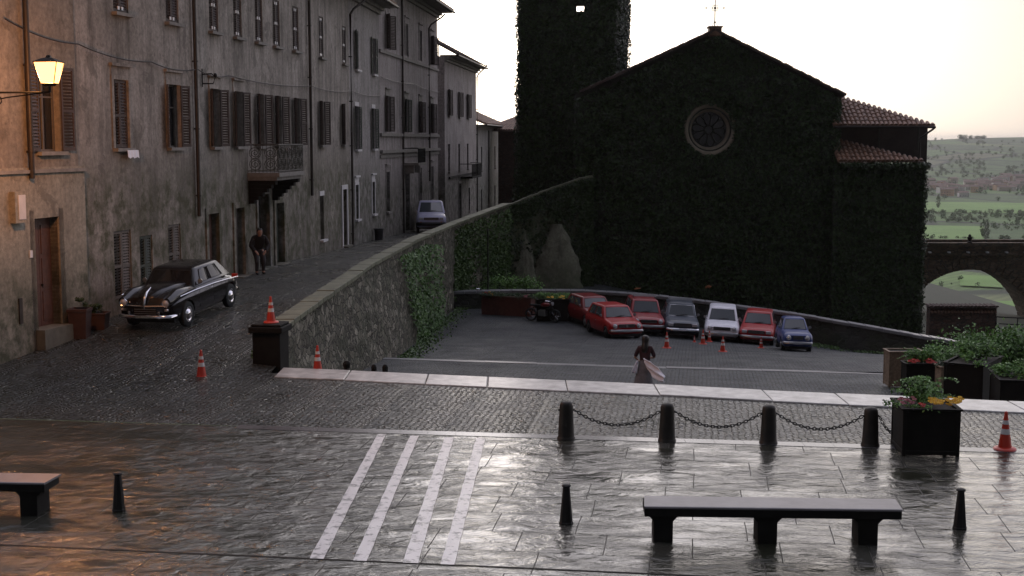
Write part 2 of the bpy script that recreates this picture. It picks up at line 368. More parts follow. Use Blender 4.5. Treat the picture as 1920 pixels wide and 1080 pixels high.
# ------------------------------------------------------------------ object helpers
def tag(o, label=None, cat=None, group=None, kind=None):
    if label: o['label'] = label
    if cat: o['category'] = cat
    if group: o['group'] = group
    if kind: o['kind'] = kind
    return o
def thing(name, loc, label, cat, group=None, rz=0):
    o = bpy.data.objects.new(name, None); COL.objects.link(o); o.location = loc; o.rotation_euler = (0, 0, rz)
    o.empty_display_size = .2
    return tag(o, label, cat, group)
class MB:
    def __init__(s): s.v = []; s.f = []; s.m = []; s.mi = 0
    def add(s, vs, fs):
        b = len(s.v); s.v += [tuple(v) for v in vs]
        for f in fs: s.f.append(tuple(b + i for i in f)); s.m.append(s.mi)
    def obox(s, c, ax, ay, az):      # centre + half axis vectors
        c = Vector(c); ax, ay, az = Vector(ax), Vector(ay), Vector(az)
        vs = [c + ax * i + ay * j + az * k for i in (-1, 1) for j in (-1, 1) for k in (-1, 1)]
        s.add(vs, [(0, 1, 3, 2), (4, 6, 7, 5), (0, 4, 5, 1), (2, 3, 7, 6), (0, 2, 6, 4), (1, 5, 7, 3)])
    def box(s, x0, x1, y0, y1, z0, z1):
        s.obox(((x0 + x1) / 2, (y0 + y1) / 2, (z0 + z1) / 2), ((x1 - x0) / 2, 0, 0), (0, (y1 - y0) / 2, 0), (0, 0, (z1 - z0) / 2))
    def prism(s, poly, z0, z1):      # poly = plan points
        n = len(poly); vs = [(p[0], p[1], z0) for p in poly] + [(p[0], p[1], z1) for p in poly]
        s.add(vs, [tuple(range(n))[::-1], tuple(range(n, 2 * n))] + [(i, (i + 1) % n, n + (i + 1) % n, n + i) for i in range(n)])
    def rings(s, rs, closed=True, caps=True):
        n = len(rs[0]); b = []
        for r in rs: b += list(r)
        fs = []
        for k in range(len(rs) - 1):
            for i in range(n if closed else n - 1):
                j = (i + 1) % n; fs.append((k * n + i, k * n + j, (k + 1) * n + j, (k + 1) * n + i))
        if caps and closed: fs.append(tuple(range(n))[::-1]); fs.append(tuple(range((len(rs) - 1) * n, len(rs) * n)))
        s.add(b, fs)
    def lathe(s, c, prof, n=16, rot=None):
        c = Vector(c); rs = []
        for r, z in prof:
            ring = []
            for i in range(n):
                a = 2 * math.pi * i / n; p = Vector((r * math.cos(a), r * math.sin(a), z))
                if rot: p = rot @ p
                ring.append(c + p)
            rs.append(ring)
        s.rings(rs)
    def tube(s, pts, r, n=6, closed=False):
        pts = [Vector(p) for p in pts]; rs = []
        up = Vector((0, 0, 1)); N_ = len(pts)
        for i, p in enumerate(pts):
            if closed: d = pts[(i + 1) % N_] - pts[i - 1]
            else: d = (pts[min(i + 1, N_ - 1)] - pts[max(i - 1, 0)])
            d.normalize(); a = d.cross(up)
            if a.length < 1e-3: a = d.cross(Vector((0, 1, 0)))
            a.normalize(); b = a.cross(d)
            rr = r[i] if isinstance(r, (list, tuple)) else r
            rs.append([p + a * rr * math.cos(2 * math.pi * k / n) + b * rr * math.sin(2 * math.pi * k / n) for k in range(n)])
        if closed: rs.append(rs[0]); s.rings(rs, caps=False)
        else: s.rings(rs)
    def leaf(s, p, size, nrm=None, spread=1.0, asp=.8):
        d = Vector((random.gauss(0, 1), random.gauss(0, 1), random.gauss(0, 1)))
        if nrm is not None: d = d * spread * .5 + Vector(nrm)
        d.normalize(); a = d.orthogonal().normalized(); a = Matrix.Rotation(random.random() * 6.28, 3, d) @ a; b = d.cross(a)
        a *= size * .5; b *= size * .5 * asp; p = Vector(p); c = d * size * .12
        s.add([p - a, p - b * .9 + c, p + a, p + b * .9 + c], [(0, 1, 2, 3)])
    def build(s, name, mats, parent=None, org=None, smooth=None, kind=None):
        me = bpy.data.meshes.new(name)
        o_ = Vector(org) if org is not None else None
        me.from_pydata([(v[0] - o_.x, v[1] - o_.y, v[2] - o_.z) for v in s.v] if o_ is not None else s.v, [], s.f)
        if isinstance(mats, str): mats = [mats]
        for m_ in mats: me.materials.append(MATS[m_])
        if len(mats) > 1: me.polygons.foreach_set('material_index', s.m)
        if smooth is not None:
            me.polygons.foreach_set('use_smooth', [True] * len(me.polygons)); me.set_sharp_from_angle(angle=R(smooth))
        bm = bmesh.new(); bm.from_mesh(me)
        if len(bm.faces) < 60000 and name not in ('ivy', 'foliage', 'leaves', 'crown', 'wood', 'flower'): bmesh.ops.recalc_face_normals(bm, faces=bm.faces)
        bm.to_mesh(me); bm.free(); me.update()
        o = bpy.data.objects.new(name, me); COL.objects.link(o)
        if parent: o.parent = parent
        if kind: o['kind'] = kind
        return o
def copy_tree(o, parent=None):
    c = o.copy(); COL.objects.link(c)
    if parent: c.parent = parent
    for ch in list(o.children): copy_tree(ch, c)
    return c
def bevel(o, w_=.01, seg=2):
    b = o.modifiers.new('bevel', 'BEVEL'); b.width = w_; b.segments = seg; b.limit_method = 'ANGLE'; b.angle_limit = R(35)
    return o

# ------------------------------------------------------------------ GROUND
U = Vector((1, -.14, 0)).normalized()            # along the plaza edge
PL = gp(500, 800)                                 # a point on the plaza edge
def plaza_y(x): return PL.y - .14 * (x - PL.x)
mb = MB()
nx = 60
xs = [-30 + i for i in range(61)]
mb.add([(x_, -12, 0) for x_ in xs] + [(x_, plaza_y(x_) - .02, 0) for x_ in xs], [(i, i + 1, 62 + i, 61 + i) for i in range(60)])
mb.build('plaza', 'wet_flagstone', kind='structure')
# thin kerb line between flagstones and cobbles, and the joint strip across the front
mb = MB()
for i in range(60):
    x0, x1 = xs[i], xs[i + 1]
    if x0 < -5: continue
    for (a, b) in ((x0 + .003, x0 + .5 - .003), (x0 + .5 + .003, x1 - .003)):
        mb.add([(a, plaza_y(a) - .26, .006), (b, plaza_y(b) - .26, .006), (b, plaza_y(b) + .02, .012), (a, plaza_y(a) + .02, .012)], [(0, 1, 2, 3)])
mb.build('plaza_edge', 'wet_strip', kind='structure')
ja, jb = gp(0, 1022), gp(900, 1062); jd = (jb - ja).normalized(); jn = Vector((-jd.y, jd.x, 0))
mb = MB()
def jline(a, b, w_, z):
    mb.add([a - jn * w_ + Vector((0, 0, z)), b - jn * w_ + Vector((0, 0, z)), b + jn * w_ + Vector((0, 0, z)), a + jn * w_ + Vector((0, 0, z))], [(0, 1, 2, 3)])
J0, J1 = ja - jd * 6, ja + jd * 24
jline(J0, J1, .022, .005)
mb.build('gutter', 'stone_dark', kind='structure')
# painted stripes
mb = MB()
for (a0, b0, a1, b1) in (((580, 1048), (607, 1049), (708, 815), (724, 815)), ((662, 1052), (688, 1053), (769, 818), (785, 818)),
                         ((755, 1056), (784, 1057), (834, 821), (851, 821)), ((826, 1059), (852, 1060), (893, 822), (910, 822))):
    n_ = 24; L = []
    for k in range(n_ + 1):
        t = k / n_; q0 = gp(*a0).lerp(gp(*a1), t); q1 = gp(*b0).lerp(gp(*b1), t)
        j = .004 * math.sin(k * 2.1 + a0[0]); j2 = .004 * math.sin(k * 1.7 + a0[0] * 2)
        L += [(q0.x + j, q0.y, .009), (q1.x + j2, q1.y, .009)]
    mb.add(L, [(2 * k, 2 * k + 1, 2 * k + 3, 2 * k + 2) for k in range(n_)])
mb.build('road_marking', 'road_paint', kind='structure')
# kerb line of big pale stones above the steps
KP = [gp(528, 694), gp(640, 698), gp(760, 704), gp(960, 713), gp(1200, 724), gp(1480, 739), gp(1700, 748), gp(1920, 758), gp(2150, 768)]
KW = [.45, .55, .6, .62, .66, .62, .60, .6, .6]
def kerb_y(x):
    for i in range(len(KP) - 1):
        if KP[i].x <= x <= KP[i + 1].x:
            t = (x - KP[i].x) / (KP[i + 1].x - KP[i].x); return KP[i].y * (1 - t) + KP[i + 1].y * t
    return KP[0].y if x < KP[0].x else KP[-1].y
mb = MB()
x_ = KP[0].x; k = 0
while x_ < KP[-1].x - 1:
    L = random.uniform(1.3, 2.2); x1 = min(x_ + L, KP[-1].x); wd = .82 + random.uniform(-.03, .03)
    ya, yb = kerb_y(x_), kerb_y(x1); z1 = .03 + random.uniform(-.006, .006); sk = random.uniform(-.15, .15)
    mb.prism([(x_ + .008 + sk * 0, ya - wd * 1.25), (x1 - .008, yb - wd * 1.25), (x1 - .008, yb + .18), (x_ + .008, ya + .18)], -.45, z1)
    x_ = x1; k += 1
o = mb.build('kerb', 'kerb_stone', kind='structure'); bevel(o, .02)
# cobbled street (height field) : plaza edge -> kerb, and up the street
def street_right(Y):      # right boundary of the cobbles
    pts = WALLTOP
    if Y < 29.5: return 26.0
    for i in range(len(pts) - 1):
        if pts[i].y <= Y <= pts[i + 1].y:
            t = (Y - pts[i].y) / (pts[i + 1].y - pts[i].y); return pts[i].x * (1 - t) + pts[i + 1].x * t
    return pts[0].x if Y < pts[0].y else pts[-1].x
WALLTOP = [dp(522, 614, 30.6), dp(620, 545, 37), dp(700, 490, 45), dp(780, 448, 53.8), dp(850, 419, 65.7), dp(955, 381, 75)]
mb = MB()
def strip(x0, x1, ya, yb, nx_, ny_, zf):
    vs = []; fs = []
    for i in range(nx_ + 1):
        X = x0 + (x1 - x0) * i / nx_
        a = ya(X) if callable(ya) else ya; b = yb(X) if callable(yb) else yb
        for j in range(ny_ + 1):
            Y = a + (b - a) * j / ny_; vs.append((X, Y, zf(X, Y)))
    for i in range(nx_):
        for j in range(ny_): q = i * (ny_ + 1) + j; fs.append((q, q + ny_ + 1, q + ny_ + 2, q + 1))
    mb.add(vs, fs)
strip(-30, -5.4, plaza_y, 33, 60, 24, road_z)
strip(-5.4, 26, plaza_y, lambda X: kerb_y(X) - .5, 60, 10, lambda X, Y: road_z(X, Y) * max(0, min(1, (-4.2 - X) / 1.2)))
ys = [33 + i * 1.5 for i in range(60)]
vs = []; fs = []
for Y in ys:
    xr = street_right(Y) - .1 if Y < 75 else (-.5 if Y < 79 else 2.0)
    for k in range(13): X = -16 + (xr + 16) * k / 12; vs.append((X, Y, road_z(X, Y)))
for j in range(len(ys) - 1):
    for k in range(12): q = j * 13 + k; fs.append((q, q + 1, q + 14, q + 13))
mb.add(vs, fs)
mb.build('street', 'wet_cobbles', kind='structure')
# steps behind the kerb down to the landing, its edge stone, and the parking ground
mb = MB()
for s_ in range(8):
    zt = -.16 * (s_ + 1); 
    for i in range(24):
        xa = -5.3 + i * 1.2; xb = xa + 1.2
        mb.prism([(xa, kerb_y(xa) + .15 + .42 * s_), (xb, kerb_y(xb) + .15 + .42 * s_), (xb, kerb_y(xb) + .15 + .42 * (s_ + 1.05)), (xa, kerb_y(xa) + .15 + .42 * (s_ + 1.05))], zt - .5, zt)
mb.build('steps', 'kerb_thin', kind='structure')
L2 = [gp(600, 671, -2.05), gp(745, 675, -2.05), gp(1180, 689, -2.05), gp(1740, 705, -2.05), gp(2300, 722, -2.05)]
def l2y(x):
    for i in range(4):
        if x <= L2[i + 1].x or i == 3:
            t = (x - L2[i].x) / (L2[i + 1].x - L2[i].x); return L2[i].y * (1 - t) + L2[i + 1].y * t
mb = MB()
strip(-7, 30, lambda X: kerb_y(X) + 3.2, lambda X: l2y(X), 40, 8, lambda X, Y: -1.42 - .62 * max(0, min(1, (Y - kerb_y(X) - 3.2) / (l2y(X) - kerb_y(X) - 3.2))))
mb.build('landing', 'parking_cobbles', kind='structure')
mb = MB()
x_ = -6.0
while x_ < 28:
    x1 = x_ + random.uniform(1.2, 2.2)
    mb.prism([(x_ + .006, l2y(x_) - .02), (x1 - .006, l2y(x1) - .02), (x1 - .006, l2y(x1) + .30), (x_ + .006, l2y(x_) + .30)], -2.6, -2.03 + random.uniform(-.01, .01)); x_ = x1
mb.build('step_edge', 'kerb_thin', kind='structure')
mb = MB(); strip(-7, 40, lambda X: l2y(X) + .2, 84, 50, 40, park_z)
mb.build('parking_ground', 'parking_cobbles', kind='structure')

# terrain: one sheet from the hill town down to the valley and up to the far hills
def ter_z(X, Y):
    d = max(0, math.hypot(max(0, X - 25), max(0, Y - 85)) )
    near = -9 - 51 * (1 - math.exp(-(d / 120.0) ** 1.2)) if d > 0 else -9
    if Y < 0: near = min(near, -9 - 20 * min(1, -Y / 200))
    az = X / max(Y, 1)
    hz = 0
    if Y > 1700:
        t = min(1, (Y - 1700) / 1900); t = t * t * (3 - 2 * t)
        top = 62 + 13 * max(0, min(1, (az - .30) / .05)) + 6 * noise.noise(Vector((X * .0012, Y * .0012, 0)))
        if Y > 3700: top -= (Y - 3700) * .02
        hz = t * top + 5 * t * noise.noise(Vector((X * .004, Y * .004, 3)))
    return near + hz
ty = [-400, -100, 0, 40, 80, 100, 120, 145, 175, 210, 260, 320, 400, 500, 650, 850, 1100, 1400, 1700, 1850, 2000, 2150, 2300, 2450, 2600, 2800, 3000, 3200, 3400, 3600, 3800, 4200, 5000, 6500, 9000]
mb = MB(); vs = []; fs = []
tu = [-3000, -1500, -600, -200, -50, 0, 20, 30, 40, 60, 100, 160, 240, 320, 400, 500, 600, 700, 800, 900, 1000, 1150, 1300, 1450, 1600, 1900, 2400, 3200, 4500, 7000]
for Y in ty:
    for X in tu: vs.append((X, Y, ter_z(X, Y)))
n_ = len(tu)
for j in range(len(ty) - 1):
    for i in range(n_ - 1): q = j * n_ + i; fs.append((q, q + 1, q + n_ + 1, q + n_))
mb.add(vs, fs); o = mb.build('terrain', 'valley_ground', kind='structure', smooth=80)
# bright fields in the valley
def field(name, x0, y0, x1, y1, z=-59.6, mat='field_green'):
    a, b, c_, d = gp(x0, y1, z), gp(x1, y1 + 4, z), gp(x1, y0 + 3, z), gp(x0, y0, z)
    mb = MB(); mb.add([a, b, c_, d], [(0, 1, 2, 3)]); mb.build(name, mat, kind='structure')
for k, (x0, y0, x1, y1) in enumerate(((1700, 378, 1990, 397), (1660, 421, 1845, 446), (1650, 562, 1990, 577), (1800, 515, 1880, 535))):
    field('field', x0, y0, x1, y1, -59.4 + .1 * k)

# ------------------------------------------------------------------ STREET FACADES
UPV = Vector((0, 0, 1))
class Wall:
    def __init__(s, A, B):
        s.A = Vector((A[0], A[1], 0)); s.B = Vector((B[0], B[1], 0)); s.d = (s.B - s.A); s.L = s.d.length; s.d.normalize()
        s.n = Vector((s.d.y, -s.d.x, 0)); s.open = []
    def p(s, u, z, out=0): return s.A + s.d * u + s.n * out + UPV * z
    def u(s, px, z=5.2): return wpt(px, (s.A.x, s.A.y), (s.B.x, s.B.y), z) * s.L
    def mesh(s, mb, z0, z1, depth=.30, u0=0, u1=None):
        u1 = s.L if u1 is None else u1
        ops = [o for o in s.open if o[0] < u1 and o[1] > u0]
        us = sorted(set([u0, u1] + [x for o in ops for x in o[:2]])); zs = sorted(set([z0, z1] + [x for o in ops for x in o[2:4]]))
        us = [x for x in us if u0 <= x <= u1]; zs = [x for x in zs if z0 <= x <= z1]
        for i in range(len(us) - 1):
            for j in range(len(zs) - 1):
                uc, zc = (us[i] + us[i + 1]) / 2, (zs[j] + zs[j + 1]) / 2
                if any(o[0] < uc < o[1] and o[2] < zc < o[3] for o in ops): continue
                mb.add([s.p(us[i], zs[j]), s.p(us[i + 1], zs[j]), s.p(us[i + 1], zs[j + 1]), s.p(us[i], zs[j + 1])], [(0, 1, 2, 3)])
        for a, b, c, d in ops:
            q = [(a, c), (b, c), (b, d), (a, d)]
            for k in range(4):
                (ua, za), (ub, zb) = q[k], q[(k + 1) % 4]
                mb.add([s.p(ua, za), s.p(ub, zb), s.p(ub, zb, -depth), s.p(ua, za, -depth)], [(0, 1, 2, 3)])
    def wbox(s, mb, u0, u1, z0, z1, o0, o1):
        c = s.p((u0 + u1) / 2, (z0 + z1) / 2, (o0 + o1) / 2)
        mb.obox(c, s.d * (u1 - u0) / 2, s.n * (o1 - o0) / 2, UPV * (z1 - z0) / 2)
def shutter_mesh(mb, hinge, d, w_, z0, z1, th=.04, slats=None):
    nrm = Vector((d.y, -d.x, 0)); st = .055
    def b(a, c, za, zb, t=th): mb.obox(hinge + d * (a + c) / 2 + UPV * (za + zb) / 2, d * (c - a) / 2, nrm * t / 2, UPV * (zb - za) / 2)
    b(0, st, z0, z1); b(w_ - st, w_, z0, z1); b(st, w_ - st, z0, z0 + .09); b(st, w_ - st, z1 - .07, z1)
    zm = z0 + (z1 - z0) * .48; b(st, w_ - st, zm - .035, zm + .035)
    n_ = slats or int((z1 - z0) / .085)
    for k in range(n_):
        z = z0 + .1 + (z1 - z0 - .18) * (k + .5) / n_
        mb.obox(hinge + d * w_ / 2 + UPV * z, d * (w_ / 2 - st), nrm * .014 + UPV * .022, UPV * .006 + nrm * .002)
def window(root, W, u, w_, z0, z1, style='closed', smat='wood_shutter', frame='wood_pale', sill='stone_trim', lintel=None, ang=150, surround=None, leaves=True, gleam=False, sw=None, onlysill=False):
    org = root.location; u0, u1 = u - w_ / 2, u + w_ / 2
    W.open.append((u0, u1, z0, z1))
    mb = MB(); t = .05; o0, o1 = -.22, -.16
    W.wbox(mb, u0, u0 + t, z0, z1, o0, o1); W.wbox(mb, u1 - t, u1, z0, z1, o0, o1)
    W.wbox(mb, u0 + t, u1 - t, z0, z0 + t, o0, o1); W.wbox(mb, u0 + t, u1 - t, z1 - t, z1, o0, o1)
    W.wbox(mb, u - .03, u + .03, z0 + t, z1 - t, o0, o1 - .005)
    zz = z0 + (z1 - z0) * .64; W.wbox(mb, u0 + t, u1 - t, zz - .02, zz + .02, o0 + .01, o1 - .01)
    fr = mb.build('window', frame, root, org)
    mb = MB(); mb.add([W.p(u0, z0, -.2), W.p(u1, z0, -.2), W.p(u1, z1, -.2), W.p(u0, z1, -.2)], [(0, 1, 2, 3)])
    mb.build('pane', 'window_glass', fr, org)
    if sill:
        mb = MB(); W.wbox(mb, u0 - .10, u1 + .10, z0 - .09, z0 - .002, -.02, .15)
        mb.build('sill', sill, fr, org)
        if lintel: mb = MB(); W.wbox(mb, u0 - .06, u1 + .06, z1 + .01, z1 + .2, -.02, .025); mb.build('lintel', sill, fr, org)
    if surround:
        mb = MB(); s_ = .13
        W.wbox(mb, u0 - s_, u0 - .004, z0, z1 + s_, -.02, .035); W.wbox(mb, u1 + .004, u1 + s_, z0, z1 + s_, -.02, .035)
        W.wbox(mb, u0 - .004, u1 + .004, z1 + .004, z1 + s_, -.02, .033)
        W.wbox(mb, u0 - s_ - .06, u1 + s_ + .06, z1 + s_ + .22, z1 + s_ + .3, -.02, .1)
        W.wbox(mb, u0 - s_, u1 + s_, z1 + s_ + .004, z1 + s_ + .216, -.02, .02)
        mb.build('surround', surround, fr, org)
    if style == 'none': return fr
    hw = (sw or w_) / 2 - .006
    if style == 'closed':
        for s_ in (0, 1):
            mb = MB()
            if s_ == 0: shutter_mesh(mb, W.p(u0 + .004, 0, -.05), W.d, w_ / 2 - .01, z0 + .012, z1 - .012)
            else: shutter_mesh(mb, W.p(u1 - .004, 0, -.05), -W.d, w_ / 2 - .01, z0 + .012, z1 - .012)
            sh = mb.build('shutter', smat, fr, org)
            if gleam:
                uu = u - .10 if s_ == 0 else u + .10
                for zc in (z0 + .12, (z0 + z1) / 2, z1 - .12):
                    mb = MB(); W.wbox(mb, uu - .05, uu + .05, zc - .045, zc + .045, -.026, -.006); mb.build('shutter_catch', 'white_enamel', fr, org)
    else:
        for s_ in (0, 1):
            if style == 'half' and s_ == 1:
                mb = MB(); shutter_mesh(mb, W.p(u1 - .004, 0, -.05), -W.d, w_ / 2 - .01, z0 + .012, z1 - .012); mb.build('shutter', smat, fr, org); continue
            a = R(180 - ang + random.uniform(-6, 6)); mb = MB()
            d = (-W.d if s_ == 0 else W.d) * math.cos(a) + W.n * math.sin(a)
            shutter_mesh(mb, W.p(u0 if s_ == 0 else u1, 0, .045), d, hw, z0 + .012, z1 - .012)
            mb.build('shutter', smat, fr, org)
    return fr
def door(root, W, u, w_, z0, z1, mat='wood_brown', surround='stone_trim', leaves=2, step=True, inset=.2, name='door'):
    org = root.location; u0, u1 = u - w_ / 2, u + w_ / 2
    W.open.append((u0, u1, z0 - .6, z1))
    mb = MB()
    for k in range(leaves):
        a = u0 + w_ * k / leaves + .006; b = u0 + w_ * (k + 1) / leaves - .006
        W.wbox(mb, a, b, z0, z1 - .01, -inset - .05, -inset)
        nz = 3
        for j in range(nz):
            za = z0 + .12 + (z1 - z0 - .2) * j / nz; zb = z0 + .12 + (z1 - z0 - .2) * (j + 1) / nz - .1
            W.wbox(mb, a + .08, b - .08, za, zb, -inset - .01, -inset + .018)
    dr = mb.build(name, mat, root, org)
    mb = MB(); mb.lathe(W.p(u + .07, z0 + 1.0, -inset + .02), [(0, 0), (.03, 0), (.03, .03), (0, .03)], 8, Matrix.Rotation(R(90), 3, 'X')); mb.build('handle', 'iron', dr, org)
    if surround:
        mb = MB(); s_ = .2
        W.wbox(mb, u0 - s_, u0 - .004, z0 - .5, z1 + s_, -.02, .05); W.wbox(mb, u1 + .004, u1 + s_, z0 - .5, z1 + s_, -.02, .05)
        W.wbox(mb, u0 - .004, u1 + .004, z1 + .004, z1 + s_, -.02, .047)
        mb.build('surround', surround, dr, org)
    mb = MB(); W.wbox(mb, u0 - (.1 if step else 0), u1 + (.1 if step else 0), z0 - .6, z0 - .004, -.3, .28 if step else -.002)
    mb.build('doorstep', surround if surround and 'plaster' in surround else 'stone_step', dr, org)
    return dr
def drainpipe(name_parent, W, u, z0, z1, r=.055, out=.1, top_bend=0, label=None, eave_out=.8):
    org = name_parent.location; mb = MB()
    pts = [W.p(u, z0, out), W.p(u, (z0 + z1) / 2, out), W.p(u, z1, out)]
    if top_bend: pts += [W.p(u + top_bend * .12, z1 + .25, out + .12), W.p(u + top_bend * .7, z1 + .75, eave_out - .12), W.p(u + top_bend, z1 + .95, eave_out)]
    mb.tube(pts, r, 8)
    for k in range(int((z1 - z0) / 2.0)):
        z = z0 + .6 + 2.0 * k; mb.tube([W.p(u, z, out), W.p(u, z + .05, out)], r + .014, 8); W.wbox(mb, u - .015, u + .015, z, z + .05, -.01, out)
    return mb.build('drainpipe', 'pipe_metal', name_parent, org, smooth=50)
def cable(pts, r, label, sag=0):
    mb = MB(); q = []
    for i in range(len(pts) - 1):
        a, b = Vector(pts[i]), Vector(pts[i + 1])
        for k in range(9):
            t = k / 8; p = a.lerp(b, t); p.z -= sag * 4 * t * (1 - t); q.append(p)
    mb.tube(q, r, 5); tag(mb.build('cable', 'pipe_metal'), label, 'cable', 'cables on the street facades')
def eaves(root, W, z, out=.8, u0=0, u1=None, rise=2.2, back=6, mat='tile_terracotta', soffit='stone_trim', dent=True):
    """cornice + soffit + tiled roof slope rising away from the street"""
    org = root.location; u1 = W.L if u1 is None else u1
    mb = MB()
    W.wbox(mb, u0, u1, z - .32, z - .16, 0.0, .16); W.wbox(mb, u0, u1, z - .16, z - .002, 0.0, .34)
    W.wbox(mb, u0, u1, z, z + .09, -.3, out)
    mb.build('cornice', soffit, root, org)
    tile_roof(root, W.p(u0 - .06, z + .12, out + .08), W.p(u1 + .06, z + .12, out + .08), -W.n * back + UPV * rise, lambda s: 1, mat)
    mb = MB(); mb.tube([W.p(u0, z + .05, out + .14), W.p((u0 + u1) / 2, z + .045, out + .14), W.p(u1, z + .04, out + .14)], .075, 8); mb.build('gutter', 'pipe_metal', root, org, smooth=50)
def tile_roof(root, e0, e1, slope, lenf, mat='tile_terracotta', pitch=.26, name='roof', rr=.085, course=.42, base=True):
    org = root.location if root else None
    e0, e1, slope = Vector(e0), Vector(e1), Vector(slope); L = (e1 - e0).length; du = (e1 - e0).normalized(); SL = slope.length; dsl = slope.normalized()
    nn = du.cross(dsl).normalized(); 
    if nn.z < 0: nn = -nn
    n_ = max(2, int(L / pitch)); mb = MB()
    for k in range(n_):
        s_ = (k + .5) / n_; l0 = SL * lenf(s_)
        if l0 < .1: continue
        c0 = e0 + du * (L * s_); nc = max(1, int(l0 / course)); jit = random.uniform(-.015, .015)
        for c in range(nc):
            a = l0 * c / nc; b = l0 * (c + 1) / nc + .03
            r0, r1 = rr * 1.12, rr * .9; h0, h1 = .045, .02
            vs = []
            for (d_, r_, h_) in ((a, r0, h0), (b, r1, h1)):
                for q in range(6):
                    an = math.pi * q / 5; vs.append(c0 + dsl * d_ + du * (r_ * math.cos(an) * 1.1 + jit) + nn * (r_ * math.sin(an) + h_))
            mb.add(vs, [(q, q + 1, q + 7, q + 6) for q in range(5)] + [(0, 1, 2, 3, 4, 5)])
        if base:
            w2 = L / n_ / 2; p = c0; mb.add([p - du * w2, p + du * w2, p + du * w2 + dsl * l0, p - du * w2 + dsl * l0], [(0, 1, 2, 3)])
            mb.add([p - du * w2 - nn * .06, p + du * w2 - nn * .06, p + du * w2 + dsl * l0 - nn * .06, p - du * w2 + dsl * l0 - nn * .06], [(0, 1, 2, 3)])
    return mb.build(name, mat, root, org)
def body_box(root, W, z0, z1, mat, depth=8, name='wall', cream_split=None):
    """front wall with openings, plus end walls and back"""
    org = root.location; mb = MB(); W.mesh(mb, z0, z1)
    a, b, c, d = W.p(0, 0), W.p(W.L, 0), W.p(W.L, 0, -depth), W.p(0, 0, -depth)
    for p, q in ((b, c), (c, d), (d, a)):
        mb.add([p + UPV * z0, q + UPV * z0, q + UPV * z1, p + UPV * z1], [(0, 1, 2, 3)])
    # dark room backs behind openings
    mb.add([W.p(0, z0, -1.2), W.p(W.L, z0, -1.2), W.p(W.L, z1, -1.2), W.p(0, z1, -1.2)], [(0, 1, 2, 3)])
    mb.add([W.p(0, z1, 0), W.p(W.L, z1, 0), W.p(W.L, z1, -depth), W.p(0, z1, -depth)], [(0, 1, 2, 3)])
    return mb.build(name, mat, root, org)
def VP(px, Y, z=5.2):      # plan point under column px at distance Y
    k = (px - 960) / F; return (k * (Y * cp + (H - z) * sp), Y)

# ---- building A : cream corner house with the lamp
PA0, PA1 = (-13.2, 23.5), VP(146, 33.4)
WA = Wall(PA0, PA1)
A = thing('house', (*PA1, .6), 'cream plastered house at the left edge with a brown door, behind the lit street lamp', 'house')
door(A, WA, WA.u(89, 1.8), 1.02, .72, 3.35, 'wood_brown')
window(A, WA, WA.u(91, 5.9), .95, 4.92, 6.95, 'open', 'wood_shutter', ang=168, surround=None)
window(A, WA, WA.u(-70, 5.9), .95, 4.92, 6.95, 'open', 'wood_shutter', ang=168)
mb = MB(); WA.mesh(mb, 4.55, 12.2); WA.wbox(mb, 0, WA.L, 12.2, 12.4, -6, 0)
mb.add([WA.p(WA.L, 4.55, 0), WA.p(WA.L, 4.55, -6), WA.p(WA.L, 12.2, -6), WA.p(WA.L, 12.2, 0)], [(0, 1, 2, 3)])
mb.build('wall', 'plaster_cream', A, A.location)
W2 = Wall(WA.p(0, 0, .05)[:2], WA.p(WA.L + .16, 0, .05)[:2]); W2.open = [o for o in WA.open if o[2] < 3]
mb = MB(); W2.mesh(mb, -1, 4.45, .3)
W2.wbox(mb, 0, W2.L, 4.45, 4.55, -.06, .012)
mb.add([W2.p(W2.L, -1, 0), W2.p(W2.L, -1, -1), W2.p(W2.L, 4.45, -1), W2.p(W2.L, 4.45, 0)], [(0, 1, 2, 3)])
mb.build('lower_wall', 'plaster_cream_low', A, A.location)
mb = MB(); WA.wbox(mb, 0, WA.L + .18, 4.42, 4.50, .03, .12); mb.build('string_course', 'stone_trim', A, A.location)
drainpipe(A, WA, WA.u(43, 7), 4.3, 12, .07, .12)
mb = MB(); WA.wbox(mb, WA.u(14, 3.7), WA.u(34, 3.7), 3.3, 4.02, .05, .2); o = mb.build('meter_box', 'plaster_cream_low', A, A.location)
mb = MB(); WA.wbox(mb, WA.u(20, 3.7), WA.u(33, 3.7), 3.38, 3.94, .2, .215); mb.build('meter_box_door', 'stone_white', o, A.location)
mb = MB(); WA.wbox(mb, WA.u(52, 2.3), WA.u(57, 2.3), 2.45, 2.62, .052, .075); mb.build('house_number', 'white_enamel', A, A.location)
mb = MB(); WA.wbox(mb, WA.u(31, 1.4), WA.u(37, 1.4), .95, 1.55, .052, .08); mb.build('vent_cover', 'pipe_metal', A, A.location)

# ---- buildings along the curve
BP = [PA1, VP(362, 40.2), VP(578, 52.8), VP(656, 61), VP(712, 69), VP(821, 88.5)]
def multi_house(name, pts, label, z1, mat, cat='house'):
    return thing(name, (*pts[0], .5), label, cat), [Wall(pts[i], pts[i + 1]) for i in range(len(pts) - 1)]
B, WB = multi_house('apartment_house', [(PA1[0] + -.12, PA1[1] - .1)] + BP[1:4], 'long stained mauve-grey plaster apartment house with brown shutters and an iron balcony', 11.8, 'plaster_mauve', 'apartment house')
def pick(ws, px, z):
    for w_ in ws:
        u = w_.u(px, z)
        if 0 <= u <= w_.L: return w_, u
    return ws[-1], u
# top row
for i, px in enumerate((225, 322, 400, 445, 485, 518, 554, 602, 645)):
    w_, u = pick(WB, px, 9.3); window(B, w_, u, .82, 8.55, 10.2, 'closed', 'wood_shutter', gleam=True)
